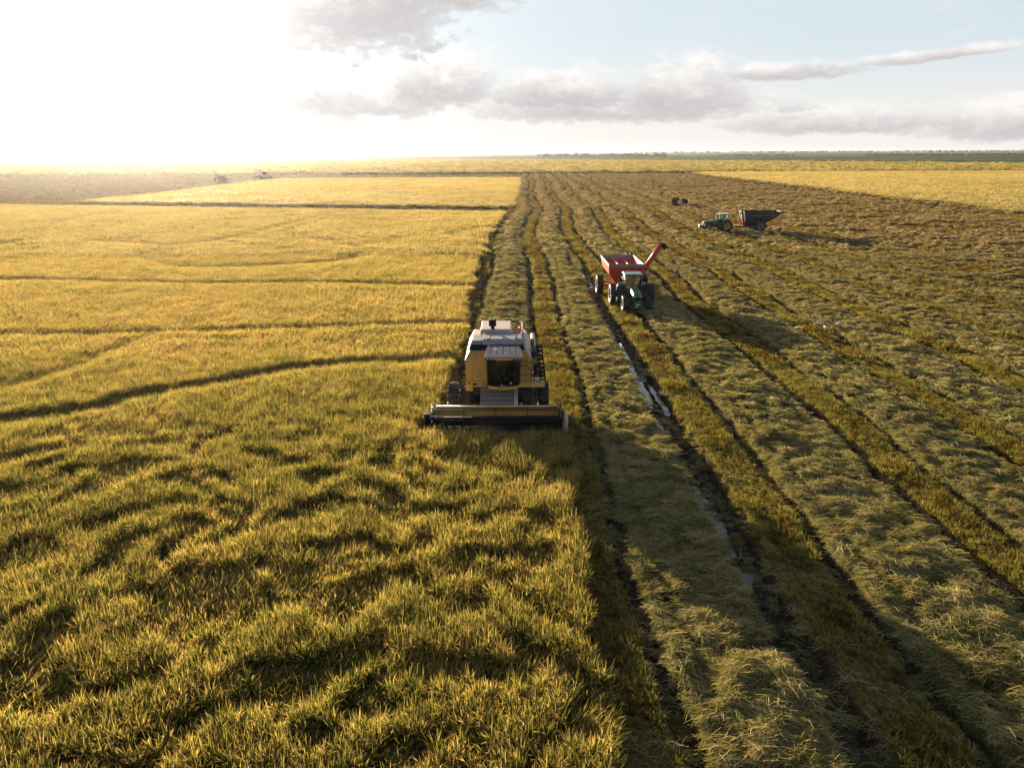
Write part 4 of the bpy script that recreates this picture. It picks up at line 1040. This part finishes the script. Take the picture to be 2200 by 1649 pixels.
# ------------------------------------------------------------------ tractor (front towards -Y, origin under the rear axle)
def tractor(loc, rz, label, group, roof=None):
    t = empty('tractor', loc, rz); tag(t, label, 'tractor', group)
    k = MB()
    k.hexa([(-.42, -3.55, .95), (.42, -3.55, .95), (.46, -1.0, .95), (-.46, -1.0, .95), (-.37, -3.48, 1.50), (.37, -3.48, 1.50), (.44, -1.0, 1.66), (-.44, -1.0, 1.66)])
    k.hexa([(-.37, -3.48, 1.50), (.37, -3.48, 1.50), (.44, -1.0, 1.66), (-.44, -1.0, 1.66), (-.24, -3.34, 1.60), (.24, -3.34, 1.60), (.30, -1.0, 1.86), (-.30, -1.0, 1.86)])
    k.build('hood', P_green, t, .06)
    k = MB(); k.hexa([(-.34, -3.60, 1.02), (.34, -3.60, 1.02), (.34, -3.52, 1.02), (-.34, -3.52, 1.02), (-.30, -3.545, 1.40), (.30, -3.545, 1.40), (.30, -3.48, 1.40), (-.30, -3.48, 1.40)])
    k.build('grille', P_black, t)
    for x in (-.465, .465): MB().box((x, -2.5, 1.25), (.015, 1.3, .34)).build('side_grille', P_black, t)
    for x in (-.21, .21): MB().box((x, -3.565, 1.40), (.2, .06, .10)).build('headlight', P_lamp, t, .02)
    k = MB(); k.box((0, -3.95, .78), (.62, .42, .52)); k.box((0, -4.05, .72), (.84, .18, .34)); k.build('front_weights', P_green, t, .04)
    k = MB(); k.box((-.06, -4.165, .84), (.28, .02, .07)); k.box((-.16, -4.165, .68), (.07, .02, .3)); k.build('front_badge', P_white, t)
    k = MB(); k.box((0, -2.2, .82), (.62, 2.9, .40)); k.box((0, -2.9, .66), (1.5, .24, .26)); k.box((0, 0, .92), (3.0, .30, .34)); k.box((0, .1, .9), (.7, 1.2, .7)); k.box((0, .7, .55), (.22, .7, .12)); k.build('chassis', P_dark, t, .02)
    # cab
    k = MB(); k.prism([(-1.12, 2.74), (-1.18, 2.80), (-.9, 2.88), (.55, 2.90), (.78, 2.84), (.74, 2.72), (-1.0, 2.70)], -.80, .80); k.build('roof', roof or P_roofg, t, .05)
    k = MB(); k.box((0, -1.15, 2.82), (.28, .14, .10)); k.build('roof_light_bar', P_black, t, .01)
    k = MB()
    C4 = {(-1, -1): (-.58, -1.02, 1.2), (1, -1): (.58, -1.02, 1.2), (-1, 1): (-.72, .62, 1.2), (1, 1): (.72, .62, 1.2)}
    for (sx, sy), q in C4.items(): k.tube(q, (sx * .74, -.98 if sy < 0 else .66, 2.74), .04, n=8)
    for sx in (-1, 1): k.tube((sx * .74, -.28, 1.2), (sx * .76, -.26, 2.74), .03, n=8)
    k.box((0, -.2, 1.22), (1.30, 1.7, .10)); k.box((0, -1.0, 1.38), (1.14, .05, .3)); k.build('cab_frame', P_green, t)
    k = MB(); k.add([(-.57, -1.03, 1.50), (.57, -1.03, 1.50), (.72, -.99, 2.72), (-.72, -.99, 2.72)], [(0, 1, 2, 3)])
    w_ = k.build('windshield', G_green, t)
    for z in (2.52, 2.36):
        k = MB(); k.add([(.50 + .075 * math.cos(a * .5236), -1.03 + (z - 1.5) * .033, z + .075 * math.sin(a * .5236)) for a in range(12)], [tuple(range(12))])
        k.build('sticker', P_logo, w_)
    for sx in (-1, 1): MB().add([(sx * .60, -.98, 1.3), (sx * .73, .62, 1.3), (sx * .75, .64, 2.72), (sx * .74, -.97, 2.72)], [(0, 1, 2, 3)]).build('side_window', G_green, t)
    MB().add([(-.72, .64, 1.7), (.72, .64, 1.7), (.74, .66, 2.72), (-.74, .66, 2.72)], [(0, 1, 2, 3)]).build('rear_window', G_green, t)
    k = MB(); k.box((0, .12, 1.55), (.5, .5, .14)); k.box((0, .38, 1.95), (.48, .14, .62)); k.build('seat', P_black, t, .03)
    k = MB(); k.tube((0, -.75, 1.3), (0, -.45, 1.95), .03, n=8); k.lathe([(-.015, .17), (.015, .17), (.015, .19), (-.015, .19), (-.015, .17)], (0, -.45, 1.97), 18, 'z'); k.build('steering_wheel', P_black, t)
    for sx in (-1, 1):
        P = []
        for i in range(9):
            a = R(58 + i * 13.6); P += [(sx * .60, -1.03 * math.cos(a) * 1.0, .95 + 1.03 * math.sin(a)), (sx * 1.18, -1.03 * math.cos(a), .95 + 1.03 * math.sin(a)), (sx * 1.18, -.98 * math.cos(a), .95 + .98 * math.sin(a)), (sx * .60, -.98 * math.cos(a), .95 + .98 * math.sin(a))]
        MB().add(P, [(4 * i + a, 4 * i + 4 + a, 4 * i + 4 + (a + 1) % 4, 4 * i + (a + 1) % 4) for i in range(8) for a in range(4)]).build('fender', P_green, t)
        wheel(t, (sx * .98, 0, .96), .98, .50, 18, P_yrim); wheel(t, (sx * 1.66, 0, .96), .98, .50, 18, P_yrim)
        wheel(t, (sx * .98, -2.9, .70), .72, .44, 16, P_yrim)
        mr = MB().box((sx * 1.12, -1.1, 2.35), (.22, .06, .32)).build('mirror', P_black, t, .02)
        MB().path([(sx * .74, -1.0, 2.62), (sx * 1.12, -1.08, 2.60), (sx * 1.12, -1.07, 2.45)], .018, 6).build('mirror_arm', P_black, mr)
    MB().path([(.52, -1.35, 1.6), (.56, -1.35, 2.55), (.56, -1.28, 2.68)], .05, 10).build('exhaust', P_black, t)
    k = MB()
    for z in (.55, .80, 1.05): k.box((-.78, -.75, z), (.34, .34, .04))
    k.box((-.62, -.75, .80), (.04, .36, .6)); k.build('steps', P_black, t)
    return t

# ------------------------------------------------------------------ grain cart (drawbar towards -Y, origin under the axle)
def cart(loc, rz, label, group, main, band, inside, auger, unfolded=True):
    g = empty('grain_cart', loc, rz); tag(g, label, 'grain cart', group)
    x0, x1, y0, y1 = -1.58, 1.58, -2.75, 3.55
    def shell(mb, lo, hi, th=.05):
        """four wall plates between two rectangles (x0,x1,y0,y1,z)"""
        (a0, a1, b0, b1, za), (c0, c1, d0, d1, zc) = lo, hi
        mb.hexa([(a0, b0, za), (a1, b0, za), (a1, b0 + th, za), (a0, b0 + th, za), (c0, d0, zc), (c1, d0, zc), (c1, d0 + th, zc), (c0, d0 + th, zc)])
        mb.hexa([(a0, b1 - th, za), (a1, b1 - th, za), (a1, b1, za), (a0, b1, za), (c0, d1 - th, zc), (c1, d1 - th, zc), (c1, d1, zc), (c0, d1, zc)])
        mb.hexa([(a0, b0 + th, za), (a0 + th, b0 + th, za), (a0 + th, b1 - th, za), (a0, b1 - th, za), (c0, d0 + th, zc), (c0 + th, d0 + th, zc), (c0 + th, d1 - th, zc), (c0, d1 - th, zc)])
        mb.hexa([(a1 - th, b0 + th, za), (a1, b0 + th, za), (a1, b1 - th, za), (a1 - th, b1 - th, za), (c1 - th, d0 + th, zc), (c1, d0 + th, zc), (c1, d1 - th, zc), (c1 - th, d1 - th, zc)])
        return mb
    h = MB(); shell(h, (-1.50, 1.50, -2.55, 2.7, 2.30), (x0, x1, y0, y1 - .12, 2.96)); shell(h, (-.45, .45, -2.15, .4, .82), (-1.50, 1.50, -2.55, 2.7, 2.30)); h.box((0, -.9, .80), (.9, 2.5, .06))
    for x in (-.9, -.3, .3, .9): h.box((x, -2.70, 2.62), (.05, .05, .6))
    h.box((0, -2.66, 2.34), (2.95, .06, .06)); h.build('hopper', main, g)
    k = MB(); shell(k, (x0, x1, y0, y1 - .12, 2.965), (x0 - .02, x1 + .02, y0 - .02, y1, 3.24)); k.build('rim_band', band, g, .01)
    k = MB(); k.path([(-1.5, -1.0, 2.95), (1.5, -1.0, 2.95)], .03, 6); k.path([(-1.5, 1.0, 2.95), (1.5, 1.0, 2.95)], .03, 6); k.path([(-.45, -2.6, 2.9), (-.45, 3.2, 2.9)], .03, 6); k.path([(.5, -2.6, 2.9), (.5, 3.2, 2.9)], .03, 6); k.build('brace', inside, g)
    for x in (-1.05, .25): MB().tube((x, -2.735, 2.66), (x, -2.78, 2.66), .07, n=12).build('sight_window', P_grey, g)
    k = MB(); 
    for sx in (-1, 1): k.box((sx * .55, -.4, .74), (.16, 4.2, .2)); k.hexa([(sx * .75 - .06, .5, .8), (sx * .75 + .06, .5, .8), (sx * .75 + .06, .62, .8), (sx * .75 - .06, .62, .8), (sx * 1.3 - .06, 1.6, 2.35), (sx * 1.3 + .06, 1.6, 2.35), (sx * 1.3 + .06, 1.72, 2.35), (sx * 1.3 - .06, 1.72, 2.35)])
    k.box((0, 0, .88), (3.5, .26, .26)); k.box((0, 1.4, .95), (1.7, .14, .14)); k.hexa([(-.55, -2.4, .62), (.55, -2.4, .62), (.55, -1.9, .62), (-.55, -1.9, .62), (-.55, -2.4, .84), (.55, -2.4, .84), (.55, -1.9, .84), (-.55, -1.9, .84)])
    k.build('frame', main, g)
    k = MB(); k.box((0, -3.3, .66), (.24, 2.1, .20)); k.box((0, -4.35, .62), (.12, .3, .08)); k.build('drawbar', P_dark, g)
    k = MB(); k.tube((-.35, -2.9, .2), (-.35, -2.9, 1.0), .05, n=8); k.build('jack', P_grey, g)
    for sx in (-1, 1): wheel(g, (sx * 2.05 if unfolded else sx * 1.75, 0, .94), .95, .62, 18, P_mudrim)
    if unfolded:
        k = MB(); k.tube((1.25, -2.62, 1.9), (1.72, -2.72, 2.9), .24, n=16); k.tube((1.72, -2.72, 2.9), (3.12, -2.85, 5.15), .225, n=16); k.tube((1.64, -2.7, 2.75), (1.82, -2.72, 3.06), .27, n=16); k.build('auger', auger, g)
        k = MB(); k.tube((3.05, -2.85, 5.02), (3.42, -2.88, 4.62), .24, .20, n=14); k.build('auger_spout', P_black, g)
        k = MB(); k.path([(1.66, -2.95, 2.6), (2.5, -3.05, 3.9)], .035, 7); k.build('auger_ram', P_grey, g)
    else:
        k = MB(); k.tube((.62, -2.35, .9), (1.62, -3.1, 3.0), .20, n=14); k.build('auger', auger, g)
        k = MB(); k.tube((1.60, -3.08, 2.95), (1.48, -3.22, 3.22), .24, .22, n=14); k.build('auger_spout', P_black, g)
    k = MB()
    for x in (.9, 1.3): k.tube((x, 3.62, 1.2), (x, 3.66, 3.45), .03, n=6)
    for i in range(6): k.tube((.9, 3.63, 1.35 + i * .35), (1.3, 3.63, 1.35 + i * .35), .02, n=6)
    for x in (.9, 1.3): k.tube((x, 3.64, 3.1), (x, 3.3, 3.1), .02, n=6); k.tube((x, 3.62, 1.25), (x, 1.6, 1.25), .025, n=6)
    k.build('ladder', auger if not unfolded else P_grey, g)
    if not unfolded:
        k = MB()
        for (ya, yb, z) in ((-1.4, .4, 2.62), (.7, 2.2, 2.66)): 
            k.hexa([(1.512, ya, z - .09), (1.522, ya, z - .09), (1.522, yb, z - .04), (1.512, yb, z - .04), (1.537, ya, z + .02), (1.547, ya, z + .02), (1.547, yb, z + .05), (1.537, yb, z + .05)])
        k.v = [(x + .02, y, z) for x, y, z in k.v]; k.build('side_stripe', auger, g)
    return g
# ------------------------------------------------------------------ machines in place
GH, GT, GC = 'combine harvesters at work in the rice', 'green tractors pulling grain carts', 'grain carts towed by tractors'
CX, CY = -.70, 36.5
combine((CX, CY, 0), 0, 'near yellow combine harvester with wide cutting header, driving through the rice towards the viewer', GH)
sitter('person in grey shirt and dark trousers seated in the near yellow harvester cab', (CX + .20, CY - .38, 2.50), P_shirt)
sitter('person in red top sitting beside the grey shirted driver in the near harvester cab', (CX + .68, CY - .22, 2.44), P_redcl)
tractor((10.5, 64.9, .06), 0, 'green tractor facing the viewer in front of the red grain cart', GT)
sitter('person in grey shirt driving the green tractor ahead of the near red cart', (10.5, 65.05, 1.62), P_shirt)
cart((10.35, 70.0, .08), 0, 'bright red grain cart with grey rim and its red auger raised to the right', GC, P_red, P_galv, P_red, P_red, True)
def faced(px, py, deg): return (px, py, 0), R(deg)
ax, ay = 35.6, 127.0
tractor((ax, ay, .22), R(-90), 'dark green tractor with a reflection painted white on its roof, seen from the side facing left', GT, P_white)  # white roof colour imitates a reflection
cart((ax + 5.55, ay, .22), R(-90), 'dark green grain cart with red folded auger and red side stripe, behind the side-on tractor', GC, P_dgreen, P_dgreen, P_dgreen, P_red, False)
combine((-130.5, 406, 0), R(62), 'far hazy yellow combine harvester working toward the right edge of its field', GH)
tractor((-137.5, 368, 0), R(40), 'far hazy green tractor beside the distant golden rice, ahead of a red cart', GT)
cart((-137.5 - 5.2 * math.sin(R(40)), 368 + 5.2 * math.cos(R(40)), 0), R(40), 'far hazy red grain cart, auger raised, at the left end of the golden block', GC, P_red, P_galv, P_red, P_red, True).scale.x = -1

# ------------------------------------------------------------------ birds
def bird(name, loc, rz, label, cat, group, dark_head=True, h=.95, stoop=0.):
    """wading bird: one body from tail over back and neck to the bill tip; legs stand on the ground; faces -Y"""
    s = h * .78
    sp_ = [(0, .36, .50), (0, .26, .54), (0, .12, .58), (0, -.02, .60), (0, -.12, .62), (0, -.18, .68), (0, -.20 - stoop * .1, .78 - stoop * .1), (0, -.19 - stoop * .22, .88 - stoop * .25), (0, -.23 - stoop * .26, .94 - stoop * .32), (0, -.30 - stoop * .24, .93 - stoop * .42), (0, -.46 - stoop * .22, .88 - stoop * .58)]
    rr = [.015, .06, .11, .125, .10, .055, .035, .032, .042, .020, .004]
    k = MB(); k.path([tuple(c * s for c in q) for q in sp_], [a * s for a in rr], 10)
    b = k.build(name, P_bird); b.location = loc; b.rotation_euler = (0, 0, rz); tag(b, label, cat, group)
    for x in (-.04, .04): MB().path([(x * s, .04 * s, .50 * s), (x * s, .06 * s, .26 * s), (x * s, .03 * s, -.02), (x * s, -.06 * s, -.02)], .009 * s, 6).build('leg', P_blegs, b)
    for sx in (-1, 1):
        w = MB(); w.path([(sx * .085 * s, -.08 * s, .61 * s), (sx * .115 * s, .06 * s, .60 * s), (sx * .09 * s, .24 * s, .55 * s), (sx * .03 * s, .42 * s, .49 * s)], [.05 * s, .075 * s, .05 * s, .008 * s], 8)
        w.build('wing', P_bird, b)
    if dark_head:
        n_ = MB(); n_.path([tuple(c * s for c in q) for q in sp_[6:]], [a * s * 1.12 for a in rr[6:]], 10); n_.build('dark_neck', P_blegs, b)
    return b
GB = 'white birds feeding on the cut field'
def stand(u, v):
    x, y = gp(u, v); g_, s_, _, _ = field(np.array([x]), np.array([y])); return (x, y, float(g_[0] + max(s_[0], 0)))
bird('stork', stand(1756, 706), R(-95), 'white stork with black head, leftmost of the three storks, stretching right', 'bird', GB, True, 1.05, .3)
bird('stork', stand(1773, 713), R(-160), 'white stork with dark neck, middle of the three standing in the stubble', 'bird', GB, True, 1.0)
bird('stork', stand(1801, 715), R(40), 'white stork bending down, rightmost of the three in the stubble', 'bird', GB, True, .9, .9)
bird('egret', stand(1141, 453), R(70), 'small white egret on the muddy bank, leftmost of the row', 'bird', GB, False, 1.0)
bird('egret', stand(1164, 454), R(20), 'small white egret on the muddy bank, second from the left', 'bird', GB, False, 1.0)
bird('egret', stand(1185, 453), R(-40), 'small white egret on the muddy bank, third from the left', 'bird', GB, False, 1.0)
bird('egret', stand(1513, 447), R(-80), 'tiny white egret on the muddy bank just behind the side-on tractor', 'bird', GB, False, 1.0)
bird('egret', stand(1480, 445), R(90), 'tiny white egret beside the two dark clumps on the bank', 'bird', GB, False, .9)
bird('egret', stand(1711, 735), R(30), 'white egret in the wet rut, lowest and left of the three storks', 'bird', GB, False, .8, .8)

# ------------------------------------------------------------------ clumps in place of shaded notches, hedges, far woods
def crown(name, n, rx, ry, rz_, leaf, seed, mat, cz=None):
    rg = random.Random(seed); V = []; F = []; tone = []
    cz = rz_ if cz is None else cz
    lob = [(rg.uniform(-.6, .6) * rx, rg.uniform(-.6, .6) * ry, cz + rg.uniform(-.35, .5) * rz_, rg.uniform(.35, .62)) for _ in range(9)]
    for i in range(n):
        l = rg.choice(lob); d = Vector((rg.gauss(0, 1), rg.gauss(0, 1), rg.gauss(0, 1))).normalized() * (rg.random() ** .4)
        c = Vector((l[0] + d.x * rx * l[3], l[1] + d.y * ry * l[3], max(leaf * .3, l[2] + d.z * rz_ * l[3])))
        a = Vector((rg.gauss(0, 1), rg.gauss(0, 1), rg.gauss(0, 1))).normalized() * leaf; b = a.orthogonal().normalized() * leaf * .6
        k = len(V); V += [c - a, c + b, c + a, c - b]; F.append((k, k + 1, k + 2, k + 3)); tone += [rg.uniform(.1, .9)] * 4
    return bpy.data.objects.new(name, npmesh(name, V, F, mat, True, {'tone': np.array(tone)}))
P_notch = leafy('notch_shade', [(0, (.012, .016, .007)), (1, (.035, .042, .014))], .15)  # near-black colour stands for the shade inside the notches
def shade_clump(loc, seed, label):  # leafy dark clump added in place of a shaded wheel notch in the levee
    t = empty('shade_clump', loc); tag(t, label, 'shade_clump', 'dark clumps in place of shaded notches in the muddy bank')
    f = crown('clump_mass', 1800, .95, .7, .95, .12, seed, P_notch); COL.objects.link(f); f.parent = t
    k = MB()
    for i in range(5): k.path([(.05 * i - .1, 0, -.1), (.12 * i - .22, .05 * (i % 2), .45), (.3 * i - .6, .1 * (i % 3) - .1, .95)], [.04, .03, .01], 6)
    k.build('clump_core', P_dark, t); return t
sx_, sy_ = gp(1451, 443); shade_clump((sx_, sy_, .0), 5, 'dark clump in place of a shaded notch in the muddy bank, left one of the pair')
sx_, sy_ = gp(1474, 443); shade_clump((sx_, sy_, .0), 9, 'dark clump in place of a shaded notch in the muddy bank, right one of the pair')
crowns = [crown('tree_crown', 900, 5.2, 5.2, 4.6, .75, 400 + i, M_weed, 6.0) for i in range(4)]
bushes = [crown('bush_clump', 260, 1.6, .8, .62, .22, 420 + i, M_weed) for i in range(4)]
def clones(pts, smin, smax, nvar, zs=1.0):
    pts = np.asarray(pts, float); n = len(pts); s = rs.uniform(smin, smax, n)
    return pts, np.stack([np.zeros(n), np.zeros(n), rs.uniform(0, 6.28, n)], -1), np.stack([s, s, s * zs], -1), rs.randint(0, nvar, n)
def dot_mesh(n_): return npmesh(n_, [(0, 400, -.4)], None, M_weed)
w1 = []
for i in range(150):
    t_ = rs.uniform(0, 1) ** .9; x = 70 + 310 * t_ + rs.normal(0, 6); y = 1960 - 40 * t_ + rs.normal(0, 16)
    if .42 < t_ < .5 and rs.uniform() < .8: continue
    w1.append((x, y, rs.uniform(-5, -3)))
scatter('far_wood', dot_mesh('wood0'), [(*clones(w1, .75, 1.25, 4), crowns)], 'dark clump of trees standing alone in the green land below the horizon', 'wood')
w2 = []
for (xa, xb, ya, yb, n_, thick) in ((-6000, 900, 8200, 8800, 420, 90), (600, 6000, 8000, 6500, 620, 60), (900, 5200, 5600, 4700, 480, 40), (0, 1, 9000, 9001, 2, 9), (300, 2400, 4300, 4200, 130, 30)):
    for i in range(n_):
        t_ = rs.uniform(0, 1)
        if vn(np.array([t_ * 14.]), np.array([ya * .01]), 95)[0] < .35: continue
        w2.append((xa + (xb - xa) * t_, ya + (yb - ya) * t_ + rs.normal(0, thick), rs.uniform(-5.5, -2)))
w4 = [(560 + 940 * t_ + rs.normal(0, 3), 2080 - 250 * t_ + rs.normal(0, 10), rs.uniform(-1.5, -.5)) for t_ in rs.uniform(0, 1, 520) if vn(np.array([t_ * 9.]), np.array([.5]), 97)[0] > .22]
scatter('tree_line', dot_mesh('line0'), [(*clones(w2, .9, 1.7, 4), crowns), (*clones(w4, .42, .62, 4), crowns)], 'thin dark tree lines along the far horizon', 'trees')
w3 = []
def hedge(u0, u1, v0, v1, step, gap=.3):
    (xa, ya), (xb, yb) = gp(u0, v0), gp(u1, v1); n_ = int(math.hypot(xb - xa, yb - ya) / step)
    for i in range(n_):
        t_ = i / n_
        if vn(np.array([t_ * n_ * .12]), np.array([v0 * 1.]), 96)[0] < gap: continue
        w3.append((xa + (xb - xa) * t_ + rs.normal(0, .4), ya + (yb - ya) * t_ + rs.normal(0, 1.0), -.1))
hedge(740, 1510, 374.5, 373.5, 1.3, .15); hedge(1420, 1935, 350.5, 349, 2.2, .3); hedge(1935, 2260, 349, 352, 2.6, .5); hedge(1640, 2200, 366, 363, 4, .72)
for i in range(26): a_, b_ = gp(rs.uniform(960, 1010), 374.5); w3.append((a_, b_ + rs.normal(0, 1.5), 0))
scatter('hedge_bank', dot_mesh('hedge0'), [(*clones(w3, .7, 1.3, 4), bushes)], 'low dark green weedy banks between the distant fields', 'hedge')
# ------------------------------------------------------------------ air
m, T, out = newmat('haze')
pv = T.node('ShaderNodeVolumePrincipled')
pv.inputs['Color'].default_value = (.90, .92, 1.0, 1); pv.inputs['Density'].default_value = .000055; pv.inputs['Anisotropy'].default_value = .76
T.l.new(pv.outputs[0], out.inputs['Volume'])
hz = MB()
hz.box((0, 12000, 9.0), (40000, 26000, 22.0))
h_ = hz.build('haze', m); tag(h_, 'thin bright haze over the fields', 'haze', kind='stuff')
